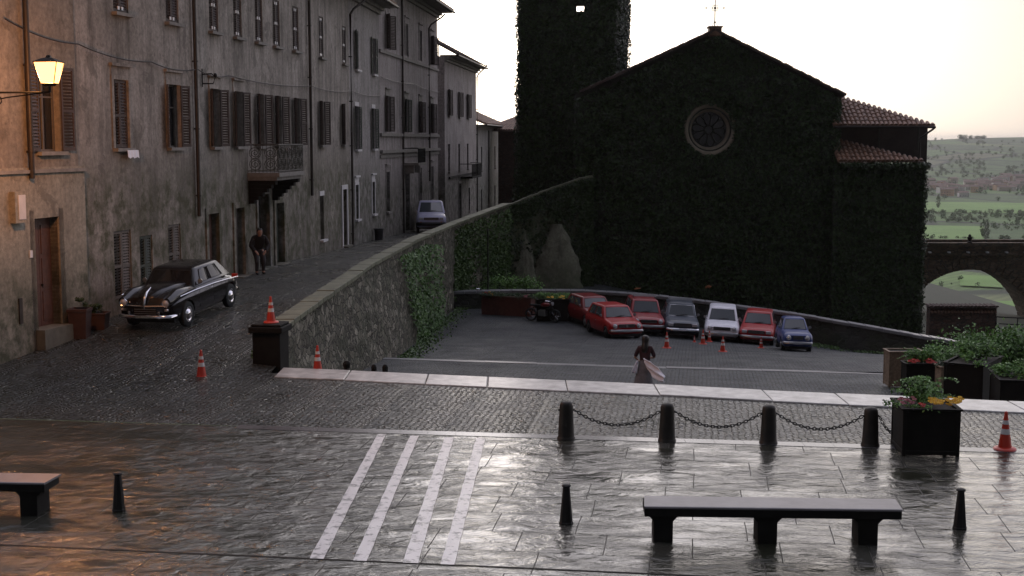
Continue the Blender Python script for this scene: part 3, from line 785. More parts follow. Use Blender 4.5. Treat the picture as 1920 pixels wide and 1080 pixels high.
# first floor
for px, st in ((227, 'closed'), (326, 'open'), (403, 'open'), (447, 'open'), (489, 'open'), (522, 'open'), (557, 'open'), (603, 'open'), (644, 'half')):
    w_, u = pick(WB, px, 5.9); window(B, w_, u, .80, 4.98, 6.78, st, 'wood_shutter', ang=155, surround='plaster_mauve' if px < 470 else None, sw=.72)
# ground floor openings
for px, z0, z1, kind in ((231, .95, 2.78, 's'), (275, .95, 2.55, 'g'), (328, 1.1, 2.75, 'g2'), (400, .7, 2.9, 'd'), (449, .7, 2.95, 'sg'), (494, .72, 3.3, 'portal'), (524, .7, 2.9, 'd2'), (604, .9, 2.9, 'n'), (646, .5, 3.0, 'dw')):
    w_, u = pick(WB, px, (z0 + z1) / 2)
    if kind == 's': window(B, w_, u, .95, z0, z1, 'closed', 'wood_pale', sill=None)
    elif kind == 'g': window(B, w_, u, .75, z0, z1, 'closed', 'wood_green', sill=None)
    elif kind == 'g2': window(B, w_, u, .8, z0, z1, 'closed', 'wood_pale')
    elif kind == 'sg': door(B, w_, u, .9, z0, z1, 'wood_pale', 'plaster_mauve')
    elif kind == 'd': door(B, w_, u, .95, z0, z1, 'wood_brown', 'plaster_mauve')
    elif kind == 'd2': door(B, w_, u, 1.0, z0, z1, 'wood_green', 'plaster_mauve')
    elif kind == 'n': window(B, w_, u, .7, z0 + .2, z1, 'none', sill='stone_white', lintel=True)
    elif kind == 'dw': door(B, w_, u, .9, z0, z1, 'wood_brown', 'stone_white')
    elif kind == 'portal':
        door(B, w_, u, 1.25, z0, z1, 'wood_brown', 'plaster_grey', inset=.45)
        W_bal, u_bal = w_, u
for i, w_ in enumerate(WB):
    mb = MB(); w_.mesh(mb, -1.5, 11.8); 
    mb.add([w_.p(0, -1.5, -1.2), w_.p(w_.L, -1.5, -1.2), w_.p(w_.L, 11.8, -1.2), w_.p(0, 11.8, -1.2)], [(0, 1, 2, 3)])
    mb.add([w_.p(0, 11.8, 0), w_.p(w_.L, 11.8, 0), w_.p(w_.L, 11.8, -7), w_.p(0, 11.8, -7)], [(0, 1, 2, 3)])
    mb.build('wall', 'plaster_mauve', B, B.location)
    eaves(B, w_, 11.8, .85, 0 if i else -1.5)
w_, u = pick(WB, 362, 6); drainpipe(B, WB[1], .1, 2.9, 11.4, .06)
drainpipe(B, WB[2], .1, 3.0, 11.4, .06); drainpipe(B, WB[2], WB[2].L - .05, .3, 10.8, .055, .1, 1.2)
# damp plinth of bare masonry between shutters near the planters
# balcony
org = B.location; w_, u = pick(WB, 494, 4.1)
bz = 3.95; b0, b1 = w_.u(463, 4.6), w_.u(463, 4.6) + 3.1
mb = MB(); w_.wbox(mb, b0, b1, bz, bz + .14, 0, 1.12); w_.wbox(mb, b0 + .04, b1 - .04, bz - .12, bz - .002, 0, 1.02)
bal = mb.build('balcony', 'stone_trim', B, org)
mb = MB()
for uu in (b0 + .2, b1 - .2):
    for k in range(6):
        w_.wbox(mb, uu - .13, uu + .13, bz - .13 - .13 * (k + 1), bz - .13 - .13 * k - .002, 0, .95 - .15 * k)
mb.build('bracket', 'stone_dark', bal, org)
mb = MB(); zt = bz + 1.08
def rail_run(f, L):
    mb.tube([f(0, zt), f(L / 2, zt), f(L, zt)], .028, 6); mb.tube([f(0, bz + .2), f(L / 2, bz + .2), f(L, bz + .2)], .018, 6)
    n_ = int(L / .12)
    for k in range(n_ + 1): mb.tube([f(L * k / n_, bz + .14), f(L * k / n_, zt)], .010, 4)
    m_ = max(1, round(L / .5))
    for k in range(m_):                      # scrollwork
        c = L * (k + .5) / m_
        for (cz, r_, tw) in ((bz + .42, .15, 1), (bz + .80, .15, -1)):
            mb.tube([f(c + r_ * (1 - t / 26) * math.cos(tw * t * .5), cz + r_ * (1 - t / 26) * math.sin(tw * t * .5)) for t in range(0, 24)], .013, 4)
            mb.tube([f(c + .19 * math.cos(t * .52), cz + .19 * math.sin(t * .52)) for t in range(13)], .013, 4)
rail_run(lambda s_, z: w_.p(b0 + .05, z, 1.07 * s_ + .0), 1.0)
rail_run(lambda s_, z: w_.p(b0 + .05 + s_, z, 1.07), b1 - b0 - .1)
rail_run(lambda s_, z: w_.p(b1 - .05, z, 1.07 * s_), 1.0)
mb.build('railing', 'rail_weathered', bal, org)
# white washing hanging on a sill, round white plate on the balcony
wl, u = pick(WB, 230, 4.9); mb = MB()
for k in range(7):
    a, b = u - .05 + .085 * k, u + .035 + .085 * k; oo = .17 + .015 * (k % 2); ob = .17 + .015 * ((k + 1) % 2)
    mb.add([wl.p(a, 4.93, .05), wl.p(b, 4.93, .05), wl.p(b, 4.92, ob), wl.p(a, 4.92, oo), wl.p(b, 4.70 + .02 * (k % 3), ob + .02), wl.p(a, 4.70 + .02 * ((k + 2) % 3), oo + .02)], [(0, 1, 2, 3), (3, 2, 4, 5)])
o = mb.build('cloth', 'cloth_white'); tag(o, 'small white cloth hanging over the sill of the closed shuttered window beside the lamp house', 'cloth')
sm = o.modifiers.new('solid', 'SOLIDIFY'); sm.thickness = .008
mb = MB(); mb.lathe(w_.p(b1 + .06, bz + .85, .55), [(0, 0), (.13, 0), (.15, .03), (0, .05)], 14, Matrix.Rotation(R(80), 3, 'X'))
tag(mb.build('dish', 'white_enamel', smooth=40), 'small round white dish fixed at the far end of the iron balcony', 'dish')

# ---- building C : same height, green shutters with white trims
WC = Wall(BP[3], BP[4])
C = thing('townhouse', (*BP[3], .3), 'narrow grey townhouse with green shutters and white window blocks', 'house')
for px in (669, 700):
    window(C, WC, WC.u(px, 9.4), .85, 8.45, 10.25, 'half' if px < 680 else 'open', 'wood_green', sill='stone_white', ang=172)
    window(C, WC, WC.u(px, 5.9), .85, 4.75, 6.75, 'open', 'wood_green', sill='stone_white', lintel=True, ang=172)
    fr = window(C, WC, WC.u(px, 2.4), .75, 1.5, 3.1, 'none', sill='stone_white', surround='stone_white')
body_box(C, WC, -2, 11.85, 'plaster_grey', 7); eaves(C, WC, 11.85, .85)
# ---- building D : taller pale block with string courses
WD = Wall(BP[4], BP[5])
D = thing('townhouse', (*BP[4], 0), 'tall pale grey townhouse with three string courses and ornate eaves, behind the lilac van', 'house')
for i, px in enumerate((727, 762, 788, 810)):
    window(D, WD, WD.u(px, 10.6), .95, 9.95, 11.75, 'closed' if i in (1, 2) else 'open', 'wood_shutter' if i != 1 else 'wood_pale', ang=150, surround='plaster_pale', sill=None)
    window(D, WD, WD.u(px, 6.6), .95, 5.62, 7.5, 'open', 'wood_green' if i == 1 else 'wood_shutter', ang=160, surround='stone_trim', sill=None)
    if i != 1: window(D, WD, WD.u(px, 2.6), .9, 1.4, 3.5, 'none', 'wood_shutter', surround='plaster_pale')
door(D, WD, WD.u(763, 1.8), 1.5, -.05, 3.3, 'stone_dark', 'stone_trim')
body_box(D, WD, -3, 13.4, 'plaster_pale', 8)
mb = MB()
for z, o_ in ((9.75, .10), (5.48, .12), (4.6, .16), (4.35, .06)): WD.wbox(mb, 0.0, WD.L + .05, z - .10, z + .06, .0, o_)
mb.build('string_course', 'stone_trim', D, D.location)
mb = MB(); ub = WD.u(763, 4); WD.wbox(mb, ub - 1.3, ub + 1.3, 3.75, 3.9, 0, .9)
for q in (-1.0, 1.0):
    WD.wbox(mb, ub + q - .12, ub + q + .12, 3.3, 3.748, 0, .6)
bd_ = mb.build('balcony', 'stone_trim', D, D.location)
mb = MB()
for k in range(22): mb.tube([WD.p(ub - 1.25 + 2.5 * k / 21, 3.9, .86), WD.p(ub - 1.25 + 2.5 * k / 21, 4.7, .86)], .014, 4)
mb.tube([WD.p(ub - 1.27, 4.72, .0), WD.p(ub - 1.27, 4.72, .86), WD.p(ub + 1.27, 4.72, .86), WD.p(ub + 1.27, 4.72, 0)], .03, 5)
mb.build('railing', 'iron', bd_, D.location)
eaves(D, WD, 13.4, 1.0); drainpipe(D, WD, WD.u(752, 8), -.2, 13.1, .06); drainpipe(D, WD, WD.u(802, 8), 2.6, 12.1, .055, .1, 1.0, eave_out=.95)
# ---- building E
PE0, PE1 = VP(834, 91), VP(893, 108)
WE = Wall(PE0, PE1)
E = thing('townhouse', (*PE0, -.5), 'lower pale townhouse with a hanging eave, last before the street bends behind the church tower', 'house')
for px in (842, 861, 877):
    window(E, WE, WE.u(px, 7.8), .9, 6.85, 8.65, 'open', 'wood_shutter', ang=165)
    window(E, WE, WE.u(px, 4.2), .9, 3.0, 4.9, 'none', 'wood_shutter')
door(E, WE, WE.u(862, .6), 1.3, -.9, 2.0, 'stone_dark', 'stone_trim'); window(E, WE, WE.u(880, .5), .9, -.3, 1.5, 'none')
body_box(E, WE, -4, 10.8, 'plaster_pale', 8)
mb = MB(); WE.wbox(mb, WE.L * .1, WE.L * .95, 2.5, 2.65, 0, .12); WE.wbox(mb, WE.L * .45, WE.L * .78, 2.35, 2.5, 0, .9); mb.build('string_course', 'stone_dark', E, E.location)
mb = MB()
for k in range(18): mb.tube([WE.p(WE.L * (.45 + .33 * k / 17), 2.5, .86), WE.p(WE.L * (.45 + .33 * k / 17), 3.4, .86)], .018, 4)
mb.tube([WE.p(WE.L * .45, 3.42, 0), WE.p(WE.L * .45, 3.42, .86), WE.p(WE.L * .78, 3.42, .86), WE.p(WE.L * .78, 3.42, 0)], .03, 5); mb.build('railing', 'iron', E, E.location)
eaves(E, WE, 10.8, .8, rise=3.2, mat='tile_dark'); drainpipe(E, WE, WE.L - .15, -1, 10.2, .06, .1, .8)
# wall of D facing the gap before E
# ---- building F and G at the end
PF0, PF1 = VP(893, 110), VP(937, 128)
WF = Wall(PF0, PF1)
Fh = thing('townhouse', (*PF0, -1), 'low whitish house with a sagging tiled roof at the far end of the street', 'house')
for px in (903, 917, 928):
    window(Fh, WF, WF.u(px, 4), .85, 2.6, 4.6, 'none'); window(Fh, WF, WF.u(px, 0), .85, -1.2, 1.0, 'none')
body_box(Fh, WF, -5, 6.35, 'plaster_far', 8); eaves(Fh, WF, 6.35, .7, rise=2.6, mat='tile_terracotta'); drainpipe(Fh, WF, WF.L * .45, -1, 6, .06)
WG = Wall(VP(934, 122), VP(990, 119)); 
G_ = thing('townhouse', (*VP(934, 122), -1), 'brown rubble house with a rippled tile roof closing the street beside the tower', 'house')
body_box(G_, WG, -5, 5.95, 'brick_brown', 9)
tile_roof(G_, WG.p(-2.2, 6.0, .5), WG.p(WG.L + 1, 6.0, .5), -WG.n * 5.5 + UPV * 1.5, lambda s: 1, 'tile_terracotta', pitch=.34, rr=.12)
# cables strung along the facades
wa1 = WA.p(WA.u(2, 8), 7.9, .1); 
cable([wa1, WA.p(WA.L, 7.55, .1), WB[0].p(WB[0].L * .6, 7.35, .1), WB[1].p(.2, 7.3, .12), WB[1].p(3, 7.25, .1), WB[2].p(0.2, 7.3, .12), WB[2].p(WB[2].L, 7.4, .1), WC.p(WC.L, 7.45, .1)], .018, 'long thin cable sagging across the facades above the first floor windows', .12)
cable([WD.p(0, 8.4, .1), WD.p(WD.L * .5, 8.45, .1), WD.p(WD.L, 8.3, .1)], .022, 'thin cable across the tall pale townhouse under its upper string course', .1)
mb = MB(); q = WB[1].p(.9, 6.9, 0)
mb.tube([q, q + WB[1].n * .35, q + WB[1].n * .42 + UPV * .2, q + WB[1].n * .3 + UPV * .3, q + UPV * .28], .02, 5); mb.tube([q + UPV * -.1, q + UPV * .45], .03, 5)
mb.lathe(q + WB[1].n * .42 + UPV * .2, [(0, 0), (.05, 0), (.06, .05), (.03, .11), (0, .12)], 8)
tag(mb.build('cable_bracket', 'iron'), 'small iron bracket with insulator carrying the cable beside the first drainpipe', 'bracket')

# ------------------------------------------------------------------ STREET LAMP
LP = Vector(VP(92, 27.3, 6.6) + (6.28,)); 
wu = (Vector((LP.x, LP.y, 0)) - WA.A).dot(WA.d); wall_pt = WA.p(wu, LP.z - .12, 0)
lamp = thing('street_lamp', LP, 'lit orange lantern on a scrolled iron wall bracket at the upper left', 'street lamp')
rel = wall_pt - LP; dirw = rel.normalized(); Lw = rel.length; mb = MB()
mb.tube([rel, Vector((0, 0, -.12))], .022, 6); mb.tube([rel + Vector((0, 0, -.45)), rel + Vector((0, 0, .25))], .028, 6)
def scr(c, r, tw, n_=22): mb.tube([c + dirw * (r * (1 - t / n_ * .8) * math.cos(tw * t * .48)) + UPV * (r * (1 - t / n_ * .8) * math.sin(tw * t * .48)) for t in range(n_)], .013, 5)
scr(dirw * (Lw * .62) + UPV * -.30, .17, 1); scr(dirw * (Lw * .42) + UPV * -.22, .10, -1); scr(dirw * (Lw * .84) + UPV * -.34, .14, 1)
mb.tube([rel + UPV * -.45, rel * .7 + UPV * -.32, rel * .35 + UPV * -.18, Vector((0, 0, -.12))], .014, 5)
mb.tube([Vector((0, 0, -.12)), Vector((0, 0, .02))], .03, 6)
mb.build('bracket', 'iron', lamp)
b0_, b1_, hh = .13, .235, .43; mb = MB()
def cr(r, z): return [Vector((sx * r, sy * r, z)) for sx, sy in ((-1, -1), (1, -1), (1, 1), (-1, 1))]
lo, hi = cr(b0_, .05), cr(b1_, .05 + hh)
for k in range(4): mb.tube([lo[k], hi[k]], .011, 4); mb.tube([lo[k], lo[(k + 1) % 4]], .012, 4); mb.tube([hi[k], hi[(k + 1) % 4]], .014, 4)
mb.rings([cr(b0_ * .6, .0), cr(b0_, .045)]); mb.rings([cr(b1_ + .01, .05 + hh), cr(b1_ * .5, hh + .12), cr(.05, hh + .14), cr(.03, hh + .19)])
mb.build('lantern_frame', 'iron', lamp)
mb = MB(); mb.rings([cr(b0_ * .92, .055), cr(b1_ * .95, .045 + hh)]); mb.build('lantern_glass', 'lamp_glass', lamp)
pl = bpy.data.lights.new('lamp_light', 'POINT'); po = bpy.data.objects.new('lamp_light', pl); COL.objects.link(po); po.parent = lamp
po.location = (.0, 0, .28); pl.energy = 600; pl.color = (1, .40, .14); pl.shadow_soft_size = .12
for k in COL.objects:
    if k.name.startswith('lantern_glass'): k.visible_shadow = False
# ------------------------------------------------------------------ RETAINING WALL ALONG THE RAMP
FOOT = [Vector((-5.25, 30.2, -1.6)), Vector((-4.85, 37, -2.2)), Vector((-4.0, 46.4, -2.6)), Vector((-3.7, 58.5, -3.4)), Vector((-2.75, 67.5, -3.8)), Vector((-.1, 76.2, -4.5))]
rw = thing('retaining_wall', (-5.3, 31, 0), 'long mossy rubble retaining wall with flat coping carrying the sloping street', 'wall')
mb = MB(); nseg = 64
def lerp_path(P, t):
    n_ = len(P) - 1; i = min(n_ - 1, int(t * n_)); f = t * n_ - i; return P[i].lerp(P[i + 1], f)
vs = []; rows = 14
for i in range(nseg + 1):
    t = i / nseg; a = lerp_path(FOOT, t); b = lerp_path(WALLTOP, t); b = Vector((b.x + .0, b.y, b.z - .12))
    a = Vector((max(a.x, b.x), a.y, a.z)) if i < 2 else a
    for j in range(rows + 1):
        s_ = j / rows; p = a.lerp(b, s_); q = noise.noise(Vector((p.x * 1.3, p.y * 1.3, p.z * 1.8))) * .10 + noise.noise(Vector((p.x * 3, p.y * 3, p.z * 4))) * .04
        vs.append(p + Vector((1, -.1, 0)) * (q if 0 < j else 0))
fs = [(i * (rows + 1) + j, (i + 1) * (rows + 1) + j, (i + 1) * (rows + 1) + j + 1, i * (rows + 1) + j + 1) for i in range(nseg) for j in range(rows)]
mb.add(vs, fs)
# street-side face
vs = []
for i in range(nseg + 1):
    b = lerp_path(WALLTOP, i / nseg); vs += [(b.x - .34, b.y, -1.2), (b.x - .34, b.y, b.z - .1), (b.x, b.y, b.z - .12)]
mb.add(vs, [(i * 3 + j, i * 3 + j + 1, i * 3 + j + 4, i * 3 + j + 3) for i in range(nseg) for j in range(2)])
a = vs[0]; p0 = Vector(FOOT[0]); mb.add([(vs[0][0], 30.6, -1.6), (p0.x, 30.6, -1.6), (vs[2][0], 30.6, vs[2][2]), (vs[1][0], 30.6, vs[1][2])], [(0, 1, 2, 3)])
mb.build('wall_body', 'rubble_wall', rw, rw.location)
mb = MB(); i = 0; t = 0
while t < 1:                                     # coping slabs
    t1 = min(1, t + random.uniform(.018, .03)); a, b = lerp_path(WALLTOP, t), lerp_path(WALLTOP, t1 - .0008); h = random.uniform(-.012, .012)
    if b.y > a.y + .1: mb.prism([(a.x - .40, a.y), (a.x + .10, a.y), (b.x + .10, b.y), (b.x - .40, b.y)], 0, 1)
    if b.y > a.y + .1:
        k = len(mb.v) - 8
        for q, (p, z) in enumerate(((a, -.13), (a, -.13), (b, -.13), (b, -.13), (a, 0), (a, 0), (b, 0), (b, 0))): mb.v[k + q] = (mb.v[k + q][0], mb.v[k + q][1], p.z + z + h)
    t = t1
o = mb.build('coping', 'coping_stone', rw, rw.location); bevel(o, .015)
# higher wall beyond the corner, rising to the church, with limewashed patches
WH = [Vector((-.1, 76.2, 1.55)), Vector((-.25, 75.9, 1.45)), Vector(dp(955, 383, 76)), Vector(dp(1020, 357, 76.8)), Vector(dp(1085, 334, 77.4)), Vector(dp(1112, 328, 77.8))]
hw_ = thing('stone_wall', (0, 76, -4), 'tall sloping stone wall with mossy coping climbing against the ivy church', 'wall')
TOPB = [Vector((-2.9, 66.6, 1.0)), Vector(dp(905, 400, 71)), Vector(dp(955, 383, 75.5)), Vector(dp(1020, 357, 76.6)), Vector(dp(1085, 334, 77.0)), Vector(dp(1112, 329, 77.3))]
mb = MB(); vs = []; n2 = 40; rr_ = 16
for i in range(n2 + 1):
    b = lerp_path(TOPB[1:], i / n2); 
    for j in range(rr_ + 1):
        z = -5.5 + (b.z - .1 + 5.5) * j / rr_; q = noise.noise(Vector((b.x * 1.2, z * 1.2, 5))) * .16 + noise.noise(Vector((b.x * 3, z * 3, 9))) * .06
        vs.append((b.x + .0, b.y - .5 * (1 - j / rr_) - q, z))
mb.add(vs, [(i * (rr_ + 1) + j, (i + 1) * (rr_ + 1) + j, (i + 1) * (rr_ + 1) + j + 1, i * (rr_ + 1) + j + 1) for i in range(n2) for j in range(rr_)])
for i in range(1, 5):
    a, b = TOPB[i], TOPB[i + 1]; mb.add([(a.x, a.y + .6, -5.5), (a.x, a.y + .6, a.z - .1), (b.x, b.y + .6, b.z - .1), (b.x, b.y + .6, -5.5)], [(0, 1, 2, 3)])
mb.build('wall_body', 'old_render', hw_, hw_.location)
mb = MB()
for i in range(24):
    a, b = lerp_path(TOPB[1:], i / 24), lerp_path(TOPB[1:], (i + .97) / 24); h = random.uniform(-.02, .02)
    mb.prism([(a.x, a.y - .14), (b.x, b.y - .14), (b.x, b.y + .66), (a.x, a.y + .66)], 0, 1); k = len(mb.v) - 8
    for q, (p, z) in enumerate(((a, -.14), (b, -.14), (b, -.14), (a, -.14), (a, 0), (b, 0), (b, 0), (a, 0))): mb.v[k + q] = (mb.v[k + q][0], mb.v[k + q][1], p.z + z + h)
o = mb.build('coping', 'coping_stone', hw_, hw_.location); bevel(o, .02)
# lighter rocky buttresses at its foot: outlines given depth
def buttress(px0, px1, ytop, Y, jag):
    mb = MB(); n_ = 44; rs = []
    for j in range(22):
        t = j / 21; y = 548 + (ytop - 548) * t; wd = (px1 - px0) * (1 - .80 * t ** 1.9) * .5; cx = (px0 + px1) / 2 + jag * t
        c = dp(cx, y, Y + .9 * t); r = wd / F * Y * (1 + .10 * noise.noise(Vector((t * 7, px0 * .1, 0)))); c.x += .09 * noise.noise(Vector((t * 6, px0 * .1, 8))); ring = []
        for i in range(n_):
            a = 2 * math.pi * i / n_; nn_ = 1 + .14 * noise.noise(Vector((math.cos(a) * 1.5, math.sin(a) * 1.5, c.z * 1.1 + px0))) + .13 * noise.noise(Vector((math.cos(a) * 4, math.sin(a) * 4, c.z * 3 + px0)))
            ring.append(c + Vector((r * math.cos(a) * nn_, .42 * math.sin(a) * nn_, 0)))
        rs.append(ring)
    mb.rings(rs); return mb
buttress(996, 1092, 420, 75.6, 0).build('buttress', 'rock_face', hw_, hw_.location, smooth=60)
buttress(945, 1008, 436, 75.3, 4).build('buttress', 'rock_face', hw_, hw_.location, smooth=60)
# ---- end pillar of the parapet
pc = gp(503, 690, 0); pc = Vector((pc.x, pc.y + .36, 0))
ep = thing('pillar', pc, 'dark square end pillar with a wider cap, carrying a road cone at the foot of the parapet', 'pillar', rz=R(-8))
mb = MB(); mb.box(-.33, .33, -.33, .33, -.3, .80); bevel(mb.build('shaft', 'stone_dark', ep), .02)
mb = MB(); mb.box(-.40, .40, -.40, .40, .80, .94); mb.box(-.35, .35, -.35, .35, .94, 1.0); bevel(mb.build('cap', 'stone_dark', ep), .025)
PIL_TOP = Vector((pc.x, pc.y, 1.0))

# ------------------------------------------------------------------ LOW WALL ROUND THE PARKING GROUND
PW = [dp(850, 546, 66), dp(960, 544, 66.5), dp(1100, 545, 66), dp(1200, 551, 64.5), dp(1300, 562, 62.8), dp(1450, 582, 60.5), dp(1540, 596, 59), dp(1700, 624, 56), dp(1790, 640, 54.4), dp(1960, 668, 52)]
pw = thing('parapet_wall', PW[3].copy(), 'low dark parapet wall with a pale flat coping curving behind the parked cars', 'wall')
def off(P, i):
    a = P[max(0, i - 1)]; b = P[min(len(P) - 1, i + 1)]; d = (b - a); d.z = 0; d.normalize(); return Vector((-d.y, d.x, 0))
mb = MB(); vs = []; M_ = 72
def pwp(t): return lerp_path(PW, t)
for i in range(M_ + 1):
    p = pwp(i / M_); n_ = Vector((.12, .99, 0)); g0 = park_z(p.x, p.y) - 3
    for j in range(7):
        z = g0 + (p.z - .12 - g0) * j / 6; q = .05 * noise.noise(Vector((p.x * 2, z * 2, 1))); vs.append((p.x - n_.x * q, p.y - n_.y * q, z))
    vs += [(p.x + .05, p.y + .5, p.z - .12), (p.x + .05, p.y + .5, g0 - 3)]
mb.add(vs, [(i * 9 + j, (i + 1) * 9 + j, (i + 1) * 9 + j + 1, i * 9 + j + 1) for i in range(M_) for j in range(8)])
mb.build('wall_body', 'rubble_dark', pw, pw.location)
mb = MB()
t = 0
while t < .999:
    t1 = min(1, t + .022); a, b = pwp(t), pwp(t1 - .0006); h = random.uniform(-.01, .01)
    mb.prism([(a.x, a.y - .10), (b.x, b.y - .10), (b.x + .05, b.y + .6), (a.x + .05, a.y + .6)], 0, 1); k = len(mb.v) - 8
    for q, (p, z) in enumerate(((a, -.14), (b, -.14), (b, -.14), (a, -.14), (a, 0), (b, 0), (b, 0), (a, 0))): mb.v[k + q] = (mb.v[k + q][0], mb.v[k + q][1], p.z + z + h)
    t = t1
bevel(mb.build('coping', 'kerb_thin', pw, pw.location), .02)
# ground behind the low wall
mb = MB(); mb.add([(-4, 64, -5.6), (30, 50, -6), (46, 50, -8.5), (40, 130, -8.5), (-14, 130, -5.6)], [(0, 1, 2, 3, 4)]); mb.build('ground', 'ivy_ground', kind='structure')

# ------------------------------------------------------------------ CHURCH
CY = 78.0
ch = thing('church', (12, CY, -5), 'gabled church swallowed in dark ivy with a round rose window and an iron cross', 'church')
L_, Rr = dp(1095, 172, CY), dp(1578, 180, CY); AP = dp(1340, 60, CY); RC = dp(1331, 243, CY)
x0, x1 = dp(1080, 172, CY).x, dp(1571, 180, CY).x
RRo, RRi = 1.50, 1.18
# facade with a round hole
mb = MB(); seg = 40; out_ = []
poly = [Vector((x0, 0, -6)), Vector((x1, 0, -6)), Vector((x1, 0, Rr.z)), Vector((AP.x, 0, AP.z)), Vector((x0, 0, L_.z - .15))]
def hit(ang):
    d = Vector((math.cos(ang), 0, math.sin(ang))); best = None
    for i in range(len(poly)):
        a, b = poly[i], poly[(i + 1) % len(poly)]; ex, ez = b.x - a.x, b.z - a.z; den = d.x * ez - d.z * ex
        if abs(den) < 1e-9: continue
        t = ((a.x - RC.x) * ez - (a.z - RC.z) * ex) / den; s_ = ((a.x - RC.x) * d.z - (a.z - RC.z) * d.x) / den
        if t > 0 and -1e-6 <= s_ <= 1 + 1e-6 and (best is None or t < best): best = t
    return best
angs = sorted([2 * math.pi * i / seg for i in range(seg)] + [math.atan2(p.z - RC.z, p.x - RC.x) % (2 * math.pi) for p in poly])
def ringp(a, r, y): return (RC.x + r * math.cos(a), y, RC.z + r * math.sin(a))
vs = []
for a in angs: vs += [ringp(a, RRi, CY), ringp(a, hit(a), CY), ringp(a, RRi, CY + .7)]
n_ = len(angs)
mb.add(vs, [(i * 3, i * 3 + 1, ((i + 1) % n_) * 3 + 1, ((i + 1) % n_) * 3) for i in range(n_)] + [(i * 3, ((i + 1) % n_) * 3, ((i + 1) % n_) * 3 + 2, i * 3 + 2) for i in range(n_)])
# side walls
mb.add([(x0, CY, -6), (x0, CY + 26, -6), (x0, CY + 26, L_.z - .15), (x0, CY, L_.z - .15)], [(0, 1, 2, 3)])
mb.add([(x1, CY, -6), (x1, CY + 26, -6), (x1, CY + 26, Rr.z), (x1, CY, Rr.z)], [(0, 1, 2, 3)])
mb.add([(p.x, CY + 26, p.z) for p in poly], [(0, 1, 2, 3, 4)])
mb.build('wall', 'church_stone_shaded', ch, ch.location)
# gable roof, tiled, with a verge of tile ends
ov = .35
for s_, (ex, ez) in enumerate(((L_.x - .1, L_.z - .05), (Rr.x + .15, Rr.z - .05))):
    e0 = Vector((ex, CY - ov, ez + .02)); e1 = Vector((ex, CY + 26, ez + .02)); sl_ = Vector((AP.x - ex, 0, AP.z - ez + .0))
    tile_roof(ch, e0, e1, sl_, lambda s: 1, 'tile_dark', pitch=.32, rr=.12, course=.5)
    mb = MB(); n_ = 34
    a = Vector((ex, CY - ov - .05, ez + .08)); b = Vector((AP.x, CY - ov - .05, AP.z + .08)); d = (b - a) / n_
    for k in range(n_):
        p = a + d * k; h = random.uniform(-.03, .03)
        up = Vector((-d.z, 0, d.x)); up = up.normalized() * (1 if d.x > 0 else -1)
        mb.obox(p + d * .5 + up * (.02 + h) + Vector((0, .22, 0)), d * .49, up * .07, Vector((0, .22, 0)))
    mb.build('verge', 'tile_dark', ch, ch.location)
# pedestal and iron cross
mb = MB(); mb.box(AP.x - .36, AP.x + .36, CY - .35, CY + .4, AP.z - .25, AP.z + .22); mb.box(AP.x - .42, AP.x + .42, CY - .42, CY + .46, AP.z + .22, AP.z + .32)
bevel(mb.build('pedestal', 'tile_terracotta', ch, ch.location), .03)
mb = MB(); cz = dp(1340, 15, CY).z; c = Vector((AP.x, CY, cz)); b_ = Vector((AP.x, CY, AP.z + .3))
mb.tube([b_, c + UPV * .72], .035, 6); mb.tube([c - Vector((.5, 0, 0)), c + Vector((.5, 0, 0))], .028, 6)
for dx_, dz_ in ((.5, 0), (-.5, 0), (0, .66)):
    e_ = c + Vector((dx_, 0, dz_))
    for q in range(3):
        a = math.atan2(dz_, dx_) + (q - 1) * 1.25; m_ = e_ + Vector((math.cos(a), 0, math.sin(a))) * .09
        mb.tube([m_ + Vector((.06 * math.cos(t), 0, .06 * math.sin(t))) for t in [k * .785 for k in range(8)]], .014, 4, closed=True)
for q in range(4):
    a = math.pi / 4 + q * math.pi / 2; mb.tube([c, c + Vector((math.cos(a), 0, math.sin(a))) * .33], .014, 4)
mb.tube([c + Vector((.17 * math.cos(t), 0, .17 * math.sin(t))) for t in [k * .5236 for k in range(12)]], .016, 4, closed=True)
mb.tube([b_ + Vector((-.18, 0, 0)), b_ + UPV * .35], .018, 4); mb.tube([b_ + Vector((.18, 0, 0)), b_ + UPV * .35], .018, 4)
mb.build('cross', 'iron', ch, ch.location)
# rose window: worn stone surround (partly buried in ivy) and tracery
mb = MB(); rs = []
for k in range(49):
    a = 2 * math.pi * k / 48
    wv = 1 + .04 * noise.noise(Vector((math.cos(a) * 3, math.sin(a) * 3, 0))); ring = []
    for (r, y) in ((RRi - .16, .5), (RRi - .14, .30), (RRi - .02, .22), (RRi + .02, .05), (RRi + .10, -.02), (RRi + .16, -.10), (RRi + .28, -.12), ((RRi + .36) * wv, -.04), ((RRi + .38) * wv, .1), (RRi + .1, .5)):
        ring.append(ringp(a, r, CY + y))
    rs.append(ring)
mb.rings(rs, caps=False); rwn = mb.build('rose_window', 'rose_stone', ch, ch.location, smooth=40)
mb = MB(); Y_ = CY + .42
def circ(cx, cz, r, th, n_=20): mb.tube([(cx + r * math.cos(t * 2 * math.pi / n_), Y_, cz + r * math.sin(t * 2 * math.pi / n_)) for t in range(n_)], th, 6, closed=True)
circ(RC.x, RC.z, .25, .05)
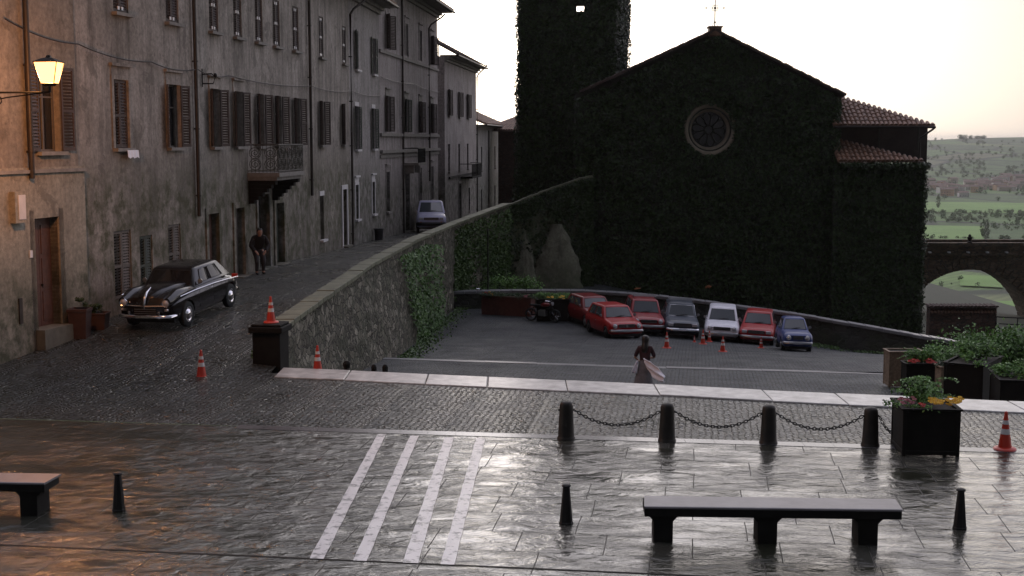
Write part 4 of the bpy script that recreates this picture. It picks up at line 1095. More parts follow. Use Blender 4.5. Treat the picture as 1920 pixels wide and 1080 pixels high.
for k in range(10):
    a = 2 * math.pi * k / 10 + .16; ca, sa = math.cos(a), math.sin(a)
    mb.tube([(RC.x + .27 * ca, Y_, RC.z + .27 * sa), (RC.x + .68 * ca, Y_, RC.z + .68 * sa)], .036, 6)
    a2 = a + math.pi / 10; P = []
    for q in range(9):       # pointed/round petal head between two spokes
        u_ = -1 + q / 4; aa = a2 + u_ * math.pi / 10; r = .68 + .30 * math.sqrt(max(0, 1 - u_ * u_)); P.append((RC.x + r * math.cos(aa), Y_, RC.z + r * math.sin(aa)))
    mb.tube(P, .034, 6)
mb.build('tracery', 'church_stone_shaded', rwn, ch.location)
mb = MB(); mb.add([ringp(2 * math.pi * k / 32, RRi - .05, CY + .55) for k in range(32)], [tuple(range(32))]); mb.build('pane', 'window_glass', rwn, ch.location)
# aisle block on the right with two hipped roofs and a loggia gap
AX1 = dp(1733, 305, CY - 1).x; AYf = CY - 1.0
zt1 = dp(1600, 312, AYf).z
mb = MB(); mb.box(x1 - .2, AX1, AYf, CY + 12, -9, zt1); mb.build('aisle', 'church_stone_shaded', ch, ch.location)
ea, eb = Vector((x1 - .2, AYf - .3, dp(1600, 303, AYf).z)), Vector((AX1 + .15, AYf - .3, dp(1735, 307, AYf).z))
eb.z = ea.z
sy = 2.6; zr = 5.35 - ea.z
tile_roof(ch, ea, eb, Vector((0, sy, zr)), lambda s: max(0, 1 - s) , 'tile_terracotta', pitch=.26, rr=.10, course=.4)
ux1 = dp(1745, 237, CY + 1).x
mb = MB(); zb_ = 3.9
mb.box(x1, dp(1722, 250, CY + 3).x, CY + 1.2, CY + 11, zb_, 6.1); mb.build('upper_wall', 'church_dark', ch, ch.location)
ea2 = Vector((x1 - .3, CY - .4, dp(1600, 236, CY - .4).z)); eb2 = Vector((dp(1754, 239, CY - .4).x, CY - .4, dp(1754, 239, CY - .4).z))
eb2.z = ea2.z
zr2 = dp(1578, 176, CY + 3).z - ea2.z
tile_roof(ch, ea2, eb2, Vector((0, 3.6, zr2 + .2)), lambda s: max(0, 1 - s * .98), 'tile_terracotta', pitch=.26, rr=.10, course=.4)
mb = MB(); ex_ = eb2.x
mb.tube([ea2 + Vector((0, -.05, -.06)), eb2 + Vector((0, -.05, -.07)), eb2 + Vector((-.15, .0, -.2)), (dp(1731, 262, CY).x, CY + .6, dp(1731, 262, CY).z + .1), (dp(1731, 262, CY).x, CY + .6, zt1 + .4)], .06, 6)
mb.build('drainpipe', 'pipe_metal', ch, ch.location)
for px in (1648, 1722):
    mb = MB(); q = dp(px, 250, CY - .1); mb.tube([(q.x, q.y, ea2.z - .05), (q.x, q.y, ea2.z - 1.4)], .05, 6); mb.build('post', 'church_stone_shaded', ch, ch.location)
mb = MB(); mb.box(ea2.x, eb2.x - .1, CY - .35, CY - .25, ea2.z - .14, ea2.z - .04); mb.build('beam', 'church_stone_shaded', ch, ch.location)

# ---- bell tower (slightly turned), with a through opening high up
tw = thing('bell_tower', (3.5, 83, -5), 'square bell tower wrapped in dark ivy, its top beyond the frame, with a small opening', 'bell tower')
T0, T1 = VP(976, 81.2, 10), VP(1152, 80.0, 10)
WT = Wall(T0, T1); TW_ = WT.L; TD = 6.2; zO = dp(1087, 12, 80.5).z; uO = WT.u(1087, zO)
TZ = 18.5
WT.open = [(uO - .27, uO + .27, zO - .3, zO + .05)]
mb = MB(); WT.mesh(mb, -6, TZ, .5)
# arched head of the opening
a0 = zO + .05; 
# back wall with its own, higher opening
WTb = Wall(WT.p(TW_, 0, -TD)[:2], WT.p(0, 0, -TD)[:2]); dirO = (WT.p(uO, zO) - Vector((0, 0, H))); k_ = 1 + TD / 80.5; back = Vector((0, 0, H)) + dirO * k_
ub_ = (Vector((back.x, back.y, 0)) - WTb.A).dot(WTb.d); WTb.open = [(ub_ - .7, ub_ + .7, back.z - .7, back.z + .8)]
WTb.mesh(mb, -6, TZ, .5)
for u_ in (0, TW_):
    mb.add([WT.p(u_, -6), WT.p(u_, -6, -TD), WT.p(u_, TZ, -TD), WT.p(u_, TZ)], [(0, 1, 2, 3)])
mb.build('wall', 'church_stone_shaded', tw, tw.location)
mb = MB(); c4 = [WT.p(-.3, TZ, .3), WT.p(TW_ + .3, TZ, .3), WT.p(TW_ + .3, TZ, -TD - .3), WT.p(-.3, TZ, -TD - .3)]; ap = (c4[0] + c4[2]) / 2 + UPV * 2
mb.add(c4 + [ap], [(0, 1, 4), (1, 2, 4), (2, 3, 4), (3, 0, 4), (3, 2, 1, 0)]); mb.build('roof', 'tile_dark', tw, tw.location)

# ------------------------------------------------------------------ IVY
def fnoise(p, s): return noise.noise(Vector(p) * s)
def ivy_sheet(mb, fn, n, size, nrm, cover=None, thick=.18):
    for _ in range(n):
        p = fn()
        if p is None: continue
        b = .5 + .5 * fnoise(p, .55) ; c = fnoise(p, 1.9)
        d = .05 + thick * (b + .5 * max(0, c)) * random.random() ** .5
        p = p + Vector(nrm) * d
        nn_ = Vector(nrm) * .8 + Vector((0, 0, .35))
        mb.leaf(p, size * random.uniform(.7, 1.4), nn_, .9)
nF = Vector((0, -1, 0))
def front_pt():
    x = random.uniform(x0 - .1, x1 + .15); z = random.uniform(-5.6, AP.z)
    top = (L_.z - .1 + (AP.z - L_.z) * (x - L_.x) / (AP.x - L_.x)) if x < AP.x else (Rr.z + (AP.z - Rr.z) * (Rr.x - x) / (Rr.x - AP.x))
    if z > top - .15: return None
    ax, az = x - RC.x, z - RC.z; r = math.hypot(ax, az); a = math.atan2(az, ax)
    lim = RRi + .36 - .33 * max(0, math.sin(a - .1) * .4 + math.cos(a) * .75) - .08 * fnoise((a * 2, 0, 0), 1)
    if a < -.4 and a > -2.6: lim = RRi + .30
    if r < lim: return None
    return Vector((x, CY, z))
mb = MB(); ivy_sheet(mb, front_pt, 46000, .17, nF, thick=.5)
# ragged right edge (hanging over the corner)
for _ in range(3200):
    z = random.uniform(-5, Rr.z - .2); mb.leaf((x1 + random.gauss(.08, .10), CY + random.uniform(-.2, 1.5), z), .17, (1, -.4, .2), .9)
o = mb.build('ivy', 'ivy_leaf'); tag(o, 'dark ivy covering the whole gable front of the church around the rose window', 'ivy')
def aisle_pt():
    z = -8 + (zt1 + 8) * random.random(); return Vector((random.uniform(x1 - .35, AX1 + .1), AYf, z))
mb = MB(); ivy_sheet(mb, aisle_pt, 13000, .17, nF, thick=.3)
for _ in range(5200):
    z = random.uniform(-9, zt1 + .1); w__ = .5 * (.5 + fnoise((0, 3, z), .7)) * .55
    mb.leaf((AX1 + random.uniform(-.05, .12 + w__), AYf + random.uniform(-.3, 2.5), z), .18, (1, -.4, .2), .9)
for _ in range(2600):
    mb.leaf((random.uniform(x1, AX1 + .25), AYf - .2 + random.gauss(0, .13), zt1 + random.gauss(.02, .10)), .17, (0, -.5, 1), .9)
o = mb.build('ivy', 'ivy_leaf'); tag(o, 'dark ivy covering the low side block of the church under the lower tiled roof', 'ivy')
mb = MB()
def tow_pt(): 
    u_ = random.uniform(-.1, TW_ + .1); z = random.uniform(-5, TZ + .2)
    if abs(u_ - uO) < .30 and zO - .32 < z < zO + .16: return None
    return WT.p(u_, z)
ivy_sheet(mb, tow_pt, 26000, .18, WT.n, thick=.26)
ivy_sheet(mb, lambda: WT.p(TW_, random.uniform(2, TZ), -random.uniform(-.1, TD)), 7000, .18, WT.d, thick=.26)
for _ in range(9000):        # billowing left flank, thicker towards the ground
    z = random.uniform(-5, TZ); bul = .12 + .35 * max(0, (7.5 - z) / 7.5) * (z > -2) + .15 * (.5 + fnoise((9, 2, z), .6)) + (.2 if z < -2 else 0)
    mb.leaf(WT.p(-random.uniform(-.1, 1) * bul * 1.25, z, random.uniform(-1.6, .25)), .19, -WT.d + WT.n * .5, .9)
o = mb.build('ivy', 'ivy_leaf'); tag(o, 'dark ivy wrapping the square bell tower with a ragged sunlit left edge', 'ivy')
mb = MB()
def low_pt():
    t = random.random(); b = lerp_path(TOPB[2:], t); z = b.z - .15 - random.random() ** 1.2 * (b.z + 5); px = 960 + F * b.x / b.y
    y = 262 - (z - H) * F / b.y
    if y > 405 + 30 * fnoise((b.x, z, 0), .8) and px < 1085 and not (px > 1062 and y > 440 and random.random() < .6) and random.random() < .84: return None
    return Vector((b.x, b.y - .5 * (b.z - .1 - z) / (b.z + 5.4) - .12, z))
ivy_sheet(mb, low_pt, 15000, .17, nF, thick=.35)
o = mb.build('ivy', 'ivy_leaf'); tag(o, 'dark ivy draping the sloping stone wall between the tower and the parking ground', 'ivy')
# bright green creepers on the retaining wall
def wallpt(t, s_): return lerp_path(FOOT, t).lerp(lerp_path(WALLTOP, t), s_)
mb = MB()
for _ in range(16000):
    t = random.uniform(.46, .70); s_ = random.random()
    c = .75 - abs((t - .585) / .105) ** 2 * .8 + .5 * fnoise((t * 18, s_ * 2.5, 7), 1); 
    if random.random() > c * (.55 + .9 * fnoise((t * 30, s_ * 4, 1), 1)) : continue
    if s_ > .93 - 1.0 * max(0, (t - .62)): continue
    p = wallpt(t, s_); mb.leaf(p + Vector((.08 + random.random() * .26, -.05, 0)), .15, (1, -.5, .4), 1)
o = mb.build('ivy', 'ivy_bright'); tag(o, 'bright green creeper hanging down the rubble retaining wall near its far corner', 'ivy')
mb = MB()
for _ in range(11000):
    t = random.random(); q = lerp_path([TOPB[0], TOPB[1], TOPB[2]], t); z = random.uniform(-3.4, q.z - .2); f_ = fnoise((q.x * .9, z * .5, 4), 1)
    if random.random() > .6 + 1.6 * f_: continue
    mb.leaf((q.x + random.gauss(0, .1), q.y - .55 - random.random() * .3, z), .17, (0, -1, .4), 1)
o = mb.build('ivy', 'ivy_mid'); tag(o, 'thin green creeper over the stone wall behind the red flower trough', 'ivy')

# ------------------------------------------------------------------ BRIDGE AND LITTLE SHED ON THE RIGHT
BY = 95.0
br_ = thing('arch_bridge', (34, BY, -15), 'dark stone bridge with one broad round arch crossing the valley at the right', 'bridge')
C_ = dp(1815, 632, BY); RI = dp(1942, 632, BY).x - C_.x; zt = dp(1815, 478, BY).z
xL, xR = dp(1700, 500, BY).x, C_.x + 40
mb = MB(); n_ = 48; angs = [math.pi * i / n_ for i in range(n_ + 1)]; RV = RI + .78
f = []; b = []
for dy in (0, 3.2):
    base = []
    for k, a in enumerate(angs):
        x = C_.x + RV * math.cos(a); z = C_.z + RV * math.sin(a); base.append(((x, BY + dy, z), (x, BY + dy, zt)))
    vs = [p for q in base for p in q]; mb.add(vs, [(2 * k, 2 * k + 2, 2 * k + 3, 2 * k + 1) for k in range(n_)])
    for sx, (xa, xb) in enumerate(((xL, C_.x - RV), (C_.x + RV, xR))):
        mb.add([(xa, BY + dy, -22), (xb, BY + dy, -22), (xb, BY + dy, zt), (xa, BY + dy, zt)], [(0, 1, 2, 3)])
mb.build('spandrel', 'rubble_bridge', br_, br_.location)
mb = MB(); nv = 31
for k in range(nv):
    a0_, a1_ = math.pi * k / nv + .006, math.pi * (k + 1) / nv - .006; vs = []
    for y in (BY - .06, BY + 3.26):
        for r, a in ((RI, a0_), (RI, a1_), (RV + .02, a1_), (RV + .02, a0_)): vs.append((C_.x + r * math.cos(a), y, C_.z + r * math.sin(a)))
    mb.add(vs, [(0, 1, 2, 3), (7, 6, 5, 4), (0, 4, 5, 1), (1, 5, 6, 2), (2, 6, 7, 3), (3, 7, 4, 0)])
for sx in (-1, 1): mb.box(*sorted((C_.x + sx * RI, C_.x + sx * (RV + .02))), BY - .06, BY + 3.26, -22, C_.z)
mb.build('arch_ring', 'rubble_bridge', br_, br_.location)
mb = MB(); zd = dp(1815, 455, BY).z
mb.box(xL, xR, BY - .05, BY + 3.3, zt, zt + .62); mb.box(xL, xR, BY - .16, BY + 3.4, zt - .02, zt + .10); mb.box(xL, xR, BY - .22, BY + .3, zt + .62, zd); mb.box(xL, xR, BY + 2.9, BY + 3.4, zt + .62, zd)
mb.build('parapet', 'rubble_bridge', br_, br_.location)
for k in range(6):
    mb = MB(); q = dp(1743 + 36 * k, 473, BY - .2); mb.obox(q, (.07, 0, 0), (0, .2, 0), (0, 0, .05)); mb.build('spout', 'stone_white', br_, br_.location)
q = dp(1818, 455, BY); fi = thing('finial', q, 'small dark urn-shaped finial standing on the bridge parapet', 'finial')
mb = MB(); mb.lathe((0, 0, 0), [(.0, 0), (.16, 0), (.16, .06), (.07, .12), (.17, .3), (.19, .38), (.10, .44), (.12, .5), (.06, .58), (0, .62)], 12); mb.build('urn', 'stone_dark', fi, smooth=40)
q = dp(1742, 625, 64); q2 = dp(1867, 625, 64); sh = thing('brick_wall', (q.x, q.y, q.z - 3), 'dark brick garden wall block with a scalloped tile edge beyond the parapet wall', 'wall')
zS = dp(1800, 577, 64).z
mb = MB(); mb.box(q.x, q2.x, 64, 64.5, q.z - 4, zS); mb.build('wall', 'brick_brown', sh, sh.location)
tile_roof(sh, (q.x - .05, 63.85, zS + .0), (q2.x + .05, 63.85, zS + .0), Vector((0, .78, .06)), lambda s: 1, 'tile_dark', pitch=.17, rr=.07)
mb = MB()
n_ = 20
for k in range(n_):
    c = Vector((q.x + (q2.x - q.x) * (k + .5) / n_, 63.93, zS - .19)); mb.lathe(c, [(0, -.06), (.055, -.06), (.06, .06), (0, .06)], 8, Matrix.Rotation(R(90), 3, 'X'))
sc_mesh = mb.build('tile_fringe', 'tile_terracotta', sh, sh.location); sc_mesh['kind'] = 'stuff'
fn_ = thing('railing', dp(1870, 640, 64), 'thin two-rail iron railing beside the brick shed at the right edge', 'railing')
mb = MB(); a, b = dp(1868, 594, 64), dp(1990, 600, 63); dv = Vector((0, 0, -.33))
mb.tube([a, (a + b) / 2, b], .03, 5); mb.build('rail', 'iron', fn_, fn_.location)
mb = MB(); mb.tube([a + dv, (a + b) / 2 + dv, b + dv], .025, 5); mb.build('rail', 'iron', fn_, fn_.location)
for k in range(4):
    p = a.lerp(b, k / 3); mb = MB(); mb.tube([p + UPV * .03, p - UPV * 1.6], .03, 5); mb.build('post', 'iron', fn_, fn_.location)

# ------------------------------------------------------------------ VALLEY: village, woods
def zt_at(px, py):                      # first hit of the pixel ray with the terrain
    d = ray(px, py); Y = 300
    while Y < 6000:
        p = Vector((0, 0, H)) + d * (Y / d.y)
        if p.z <= ter_z(p.x, p.y): return p
        Y += 12
    return None
rng = random.Random(5)
hk = 0
for (cx, cy, sx, sy_, n_) in ((1765, 352, 26, 8, 20), (1810, 352, 34, 9, 22), (1900, 345, 30, 8, 14), (1872, 356, 40, 4, 8), (1980, 350, 30, 8, 5)):
    for _ in range(n_):
        px, py = cx + rng.gauss(0, sx * .7), cy + rng.gauss(0, sy_ * .7)
        if px < 1725 or py > 370: continue
        p = zt_at(px, py)
        if p is None: continue
        L2_, W2_, Hh = rng.uniform(7, 16), rng.uniform(6, 9), rng.uniform(4, 8); mb = MB(); e_ = .5
        mb.box(-L2_ / 2, L2_ / 2, -W2_ / 2, W2_ / 2, -3, Hh); mb.mi = 1; rh = W2_ * .26
        vs = [(-L2_ / 2 - e_, -W2_ / 2 - e_, Hh - .1), (L2_ / 2 + e_, -W2_ / 2 - e_, Hh - .1), (L2_ / 2 + e_, W2_ / 2 + e_, Hh - .1), (-L2_ / 2 - e_, W2_ / 2 + e_, Hh - .1), (-L2_ / 2 - e_, 0, Hh + rh), (L2_ / 2 + e_, 0, Hh + rh)]
        mb.add(vs, [(0, 1, 5, 4), (2, 3, 4, 5), (0, 4, 3), (1, 2, 5), (3, 2, 1, 0)]); mb.mi = 2
        for k in range(int(L2_ / 3)):
            for zz in ([1.6] if Hh < 5.5 else [1.6, 4.6]): mb.obox((-L2_ / 2 + 1.6 + k * 3, -W2_ / 2 - .02, zz), (.45, 0, 0), (0, .04, 0), (0, 0, .65))
        wm = rng.choice(['village_wall', 'village_wall_ochre', 'village_wall_white', 'village_wall'])
        kind = {'village_wall': 'beige', 'village_wall_ochre': 'ochre', 'village_wall_white': 'white'}[wm]
        o = mb.build('village_house', [wm, 'village_roof', 'window_glass']); o.location = p; o.rotation_euler = (0, 0, rng.uniform(-.6, .6))
        tag(o, 'tiny hazy %s walled house with a reddish tiled roof in the far valley village' % kind, 'house', 'houses of the far village, %s walls' % kind); hk += 1
def far_trees(name, spots, label, lp=70, mat='tree_far'):
    mb = MB()
    for p, h in spots:
        for _ in range(lp):
            u_ = Vector((random.gauss(0, 1), random.gauss(0, 1), random.gauss(0, 1))); u_.normalize(); r = random.random() ** .4
            q = Vector((u_.x * h * .5 * r, u_.y * h * .5 * r, h * .55 + u_.z * h * .48 * r)); mb.leaf(p + q, h * .26, u_, .8)
    o = mb.build(name, mat); tag(o, label, 'trees', kind='stuff')
sp_ = []
for (y0, y1, n_, h0, h1, x0_, x1_) in ((262, 300, 170, 4, 8, 1715, 2010), (300, 340, 260, 4, 8, 1715, 2010), (340, 378, 190, 4, 8, 1715, 2000), (399, 419, 260, 2, 5, 1715, 2000), (405, 436, 110, 2, 5, 1860, 2000), (448, 452, 60, 2, 4, 1715, 2000), (520, 600, 50, 1.5, 3, 1715, 2000)):
    for _ in range(n_):
        px, py = rng.uniform(x0_, x1_), rng.uniform(y0, y1)
        if fnoise((px * .02, py * .06, 0), 1) < -.08: continue
        if 560 < py < 580: continue
        p = zt_at(px, py)
        if p: sp_.append((p, rng.uniform(h0, h1)))
far_trees('wood', sp_, 'hazy hedgerows and scattered woods over the valley and its hills', 40)
for (px, py, n_, sx, h, lab) in ((1825, 256, 16, 26, 13, 'dark clump of trees on the crest of the far hill'),):
    far_trees('wood', [(zt_at(px + rng.uniform(-sx, sx), py + 6) or Vector((0, 0, -100)), rng.uniform(.7, 1) * h) for _ in range(n_)], lab, 60)
for px, py, h, lab in ((1843, 447, 13, 'left of two small dark cypress trees at the edge of the green field'), (1851, 448, 11, 'right of two small dark cypress trees at the edge of the green field'), (1759, 392, 14, 'lone dark pointed tree standing in the upper green field below the village')):
    p = zt_at(px, py); t_ = thing('tree', p, lab, 'tree'); mb = MB()
    for _ in range(200):
        z = random.random(); r = .17 * h * math.sin(math.pi * (z * .9 + .08)) * random.random() ** .5; a = random.random() * 6.28
        mb.leaf((r * math.cos(a), r * math.sin(a), h * (.12 + .88 * z)), h * .1)
    mb.build('crown', 'tree_far', t_); mb = MB(); mb.tube([(0, 0, -1), (0, 0, h * .3)], .2, 5); mb.build('trunk', 'wood_shutter', t_)
# haze
mb = MB(); mb.box(-3500, 7500, -60, 9500, -75, 26)
hz = bpy.data.materials.new('haze'); hz.use_nodes = True; hz.node_tree.nodes.clear(); MATS['haze'] = hz
g = N(hz); pv = g.n('ShaderNodeVolumePrincipled'); pv.inputs['Color'].default_value = (.95, .93, .92, 1); pv.inputs['Density'].default_value = HAZE; pv.inputs['Anisotropy'].default_value = .3
oo = g.n('ShaderNodeOutputMaterial'); g.l(pv.outputs[0], oo.inputs['Volume'])
hb = mb.build('haze', 'haze', kind='stuff')
# ------------------------------------------------------------------ BOLLARDS, CHAINS, BENCHES
def bollard_mesh(px, py, ptop, rb):
    p = gp(px, py, 0); p = Vector((p.x, p.y + rb * .8, 0)); top = dp(px, ptop, p.y); return p, top.z
bl = []
first = None
for i, (px, yb, yt, lab) in enumerate(((1062, 826, 752, 'leftmost of the four thick stone bollards linked by chains'), (1252, 830, 755, 'second from the left of the four thick chained stone bollards'),
                       (1443, 834, 760, 'third from the left of the four thick chained stone bollards'), (1635, 839, 765, 'rightmost thick chained stone bollard, next to the planted box'))):
    p, h = bollard_mesh(px, yb, yt, .15)
    if first is None:
        t = thing('bollard', p, lab, 'bollard', 'thick stone bollards linked by chains'); first = t
        mb = MB(); s = h / .72
        mb.lathe((0, 0, 0), [(.0, -.1), (.158, -.1), (.158, .03), (.146, .045), (.141, .06), (.118, .60 * s), (.112, .655 * s), (.10, .69 * s), (.07, .712 * s), (0, .722 * s)], 20); mb.build('post', 'bollard_iron', t, smooth=45)
        mb = MB(); mb.tube([(-.14 + .0, 0, .555 * s), (.14, 0, .555 * s)], .02, 6); mb.build('chain_ring', 'iron', t)
    else:
        t = copy_tree(first); t.location = p; t['label'] = lab; t.rotation_euler.z = random.random() * .15
    bl.append((t, p, h))
HB = bl[0][2] * .77
def chain(a, b, sag, label, n=None):
    L = (b - a).length; n = n or int(L * 1.06 / .058); mb = MB(); P = []
    for k in range(n + 1):
        t = k / n; p = a.lerp(b, t); p.z -= sag * 4 * t * (1 - t); P.append(p)
    for k in range(n):
        m_ = (P[k] + P[k + 1]) / 2; d = (P[k + 1] - P[k]).normalized(); s_ = d.cross(UPV).normalized(); u_ = s_.cross(d)
        q = u_ if k % 2 else s_
        mb.tube([m_ + d * .042 * math.cos(t * .785) + q * .023 * math.sin(t * .785) for t in range(8)], .0085, 4, closed=True)
    o = mb.build('chain', 'iron', smooth=60); o['kind_note'] = ''; del o['kind_note']
    tag(o, label, 'chain', 'chains between the bollards')
for i, lab in enumerate(('chain sagging between the first and second thick bollard from the left', 'chain sagging between the second and third thick bollard from the left', 'chain sagging between the third and the rightmost thick bollard')):
    chain(bl[i][1] + Vector((.14, 0, HB)), bl[i + 1][1] + Vector((-.14, 0, HB)), .25, lab)
# small knobbed bollards
def small_boll(px, yb, yt, lab, src=[None]):
    p, h = bollard_mesh(px, yb, yt, .1)
    if src[0] is None:
        t = thing('bollard', p, lab, 'bollard', 'slim knob-topped iron bollards'); src[0] = t
        mb = MB(); mb.lathe((0, 0, 0), [(0, -.1), (.098, -.1), (.098, .02), (.09, .03), (.048, h * .90), (.044, h * .915), (.062, h * .93), (.068, h * .955), (.05, h * .985), (0, h)], 8); mb.build('post', 'iron', t)
    else: t = copy_tree(src[0]); t.location = p; t['label'] = lab
small_boll(1062, 985, 907, 'slim knob-topped bollard left of the long stone bench')
small_boll(1803, 994, 918, 'slim knob-topped bollard right of the long stone bench')
small_boll(220, 960, 884, 'slim knob-topped bollard beside the cut-off bench at the left')
# benches
def bench(P1, P2, yoff, legs, lab, name='stone_bench', zt=.49):
    d = (P2 - P1); d.z = 0; L = d.length; d.normalize(); ang = math.atan2(d.y, d.x); t = thing(name, (P1.x, P1.y, 0), lab, 'bench', rz=ang)
    mb = MB(); D = .50; prof = [(-.015, -.028), (0, -.03), (D, -.03), (D + .02, -.025), (D + .02, -.015), (D, 0), (0, 0), (-.015, -.008)]; rs = []
    for x_ in (0, .02, L / 2, L - .02, L):
        sh_ = .012 if x_ in (0, L) else 0
        rs.append([Vector((x_ + (y_ * .05), y_ * (1 - sh_), zt + z_ * (1 - sh_))) for y_, z_ in prof])
    mb.rings(rs); o = mb.build('seat', 'bench_top_lit', t)
    mb2 = MB(); mb2.box(.006, L - .006, -.008, D, zt - .135, zt - .032); mb2.build('seat_front_shade', 'stone_dark', t)  # front of the same slab, its shade put in as dark stone
    for lx in legs:
        mb = MB(); w_ = .125
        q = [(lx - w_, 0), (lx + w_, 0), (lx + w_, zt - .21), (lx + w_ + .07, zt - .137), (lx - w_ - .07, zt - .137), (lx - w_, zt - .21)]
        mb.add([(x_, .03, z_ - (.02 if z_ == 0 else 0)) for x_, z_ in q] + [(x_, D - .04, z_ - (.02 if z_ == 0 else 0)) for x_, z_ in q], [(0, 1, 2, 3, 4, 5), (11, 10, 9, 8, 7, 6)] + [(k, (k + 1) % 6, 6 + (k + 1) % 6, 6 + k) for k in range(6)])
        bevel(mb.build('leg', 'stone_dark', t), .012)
    return t
zt_ = .49
P1, P2 = gp(1208, 949, zt_), gp(1692, 955, zt_); Lb = (P2 - P1).length
bench(P1, P2, 0, [Lb * (1245 - 1208) / 484, Lb * (1442 - 1208) / 484, Lb * (1631 - 1208) / 484], 'long stone bench with three block legs on the wet flagstones, lower right')
P1, P2 = gp(-330, 898, zt_), gp(84, 905, zt_); Lb = (P2 - P1).length
bench(P1, P2, 0, [Lb * .15, Lb * .5, Lb - (84 - 50) / 414 * Lb], 'dark stone bench cut off by the left edge of the picture')

# ------------------------------------------------------------------ ROAD CONES
def cone_proto(p, lab, h=.62):
    t = thing('traffic_cone', p, lab, 'traffic cone', 'orange and white road cones'); s = h / .62
    mb = MB(); q = .17 * s
    mb.rings([[Vector((r * math.cos(a), r * math.sin(a), z)) for a in [k * math.pi / 8 for k in range(16)]] for r, z in ((q * 1.05, 0), (q * 1.08, .012), (q * 1.0, .035), (.125 * s, .045), (.123 * s, .05))]); mb.build('base', 'orange_plastic', t, smooth=50)
    def band(z0, z1, mat, nm, e=0):
        mb = MB(); f = lambda z: (.112 - .088 * (z / .60)) * s + e
        mb.rings([[Vector((r * math.cos(a), r * math.sin(a), z)) for a in [k * math.pi / 9 for k in range(18)]] for r, z in ((f(z0), z0 * s), (f(z1), z1 * s))]); mb.build(nm, mat, t, smooth=50)
    band(.04, .58, 'orange_plastic', 'body')
    band(.26, .345, 'cone_white', 'stripe', .003); band(.42, .485, 'cone_white', 'stripe', .003)
    mb = MB(); mb.lathe((0, 0, .58 * s), [(.028 * s, 0), (.03 * s, .01), (.022 * s, .04 * s), (0, .05 * s)], 10); mb.build('tip', 'orange_plastic', t)
    return t
c0 = cone_proto(gp(375, 712, .0) + Vector((0, .15, road_z(gp(375, 712).x, gp(375, 712).y) * .2)), 'orange and white cone standing alone on the cobbles left of the pillar')
def cone(p, lab, s=1, tilt=0):
    t = copy_tree(c0); t.location = p; t.scale = (s, s, s); t['label'] = lab; t.rotation_euler = (tilt, 0, random.random()); return t
cone(PIL_TOP + Vector((.02, .0, 0)), 'orange and white cone standing on top of the end pillar', .98)
p_ = gp(1890, 847, 0); cone(p_ + Vector((0, .15, 0)), 'orange and white cone on the flagstones at the right edge', 1.05)
def behind(px, ytop, hh, back, lab):
    Yk = kerb_y((px - 960) / F * 29) + back; top = dp(px, ytop, Yk); return Vector((top.x, Yk, top.z - hh)), lab
p_, l_ = behind(595, 648, .6, .5, 'orange and white cone half hidden behind the pale kerb by the retaining wall'); cone(p_, l_, .97)
# ------------------------------------------------------------------ iron balls / post tops behind the kerb
for px, yt, r, lab in ((650, 676, .085, 'small dark post top peeping over the pale kerb, left of three'), (701, 683, .06, 'small dark post top peeping over the pale kerb, middle of three'), (722, 683, .065, 'small dark post top peeping over the pale kerb, right of three')):
    Yk = kerb_y((px - 960) / F * 29) + .45; q = dp(px, yt, Yk); mb = MB(); mb.lathe((0, 0, 0), [(0, -1.1), (.09, -1.1), (.07, -.22), (.06, -.2), (r, -.12), (r * 1.05, -.07), (r * .7, -.02), (0, 0)], 12)
    o = mb.build('bollard', 'stone_dark', smooth=50); o.location = q; tag(o, lab, 'bollard')

# ------------------------------------------------------------------ PLANTS
def foliage(mb, c, r, n, size, up=.3, droop=0):
    c = Vector(c)
    cl = [(Vector((random.gauss(0, .5) * r[0], random.gauss(0, .5) * r[1], random.random() * r[2])), random.uniform(.25, .5)) for _ in range(max(3, n // 60))]
    for _ in range(n):
        q, w_ = random.choice(cl); p = c + q + Vector((random.gauss(0, 1) * r[0] * w_ * .5, random.gauss(0, 1) * r[1] * w_ * .5, random.gauss(0, 1) * r[2] * w_ * .4))
        if p.z < c.z - .05: p.z = c.z + random.random() * .1
        mb.leaf(p, size * random.uniform(.6, 1.4), (random.uniform(-.5, .5), -.5, .7), 1.1, .55)
def compound_plant(mb, sm, base, h, n, size, spread=.35):
    for _ in range(n):
        a = random.random() * 6.28; lean = random.uniform(.05, spread); P = []; hh = h * random.uniform(.6, 1)
        for k in range(6):
            t = k / 5; P.append(Vector(base) + Vector((math.cos(a) * lean * t ** 1.6 * hh * 1.4, math.sin(a) * lean * t ** 1.6 * hh * 1.4, hh * t - .25 * hh * lean * t ** 3)))
        sm.tube(P, [.012 * (1 - .7 * k / 5) for k in range(6)], 4)
        for k in range(2, 6):
            for s_ in range(4):
                b_ = random.random() * 6.28; ln = size * random.uniform(1.3, 2.4); dv = Vector((math.cos(b_), math.sin(b_), random.uniform(-.2, .35)))
                for q in range(1, 6):
                    m_ = P[k] + dv * ln * q / 5 - Vector((0, 0, .35 * ln * (q / 5) ** 2)); mb.leaf(m_, size * random.uniform(.6, 1.0), (0, -.25, .9), .7, .5)
def flowers(mb, c, r, n, size=.06):
    for _ in range(n):
        a = random.random() * 6.28; q = Vector(c) + Vector((math.cos(a) * r * random.random() ** .5, math.sin(a) * r * random.random() ** .5, random.gauss(0, .03)))
        for k in range(6):
            b_ = k * 1.047; mb.leaf(q + Vector((math.cos(b_) * size * .4, math.sin(b_) * size * .4, 0)), size * .8, (math.cos(b_) * .5, -.6 + math.sin(b_) * .4, .8), .3)
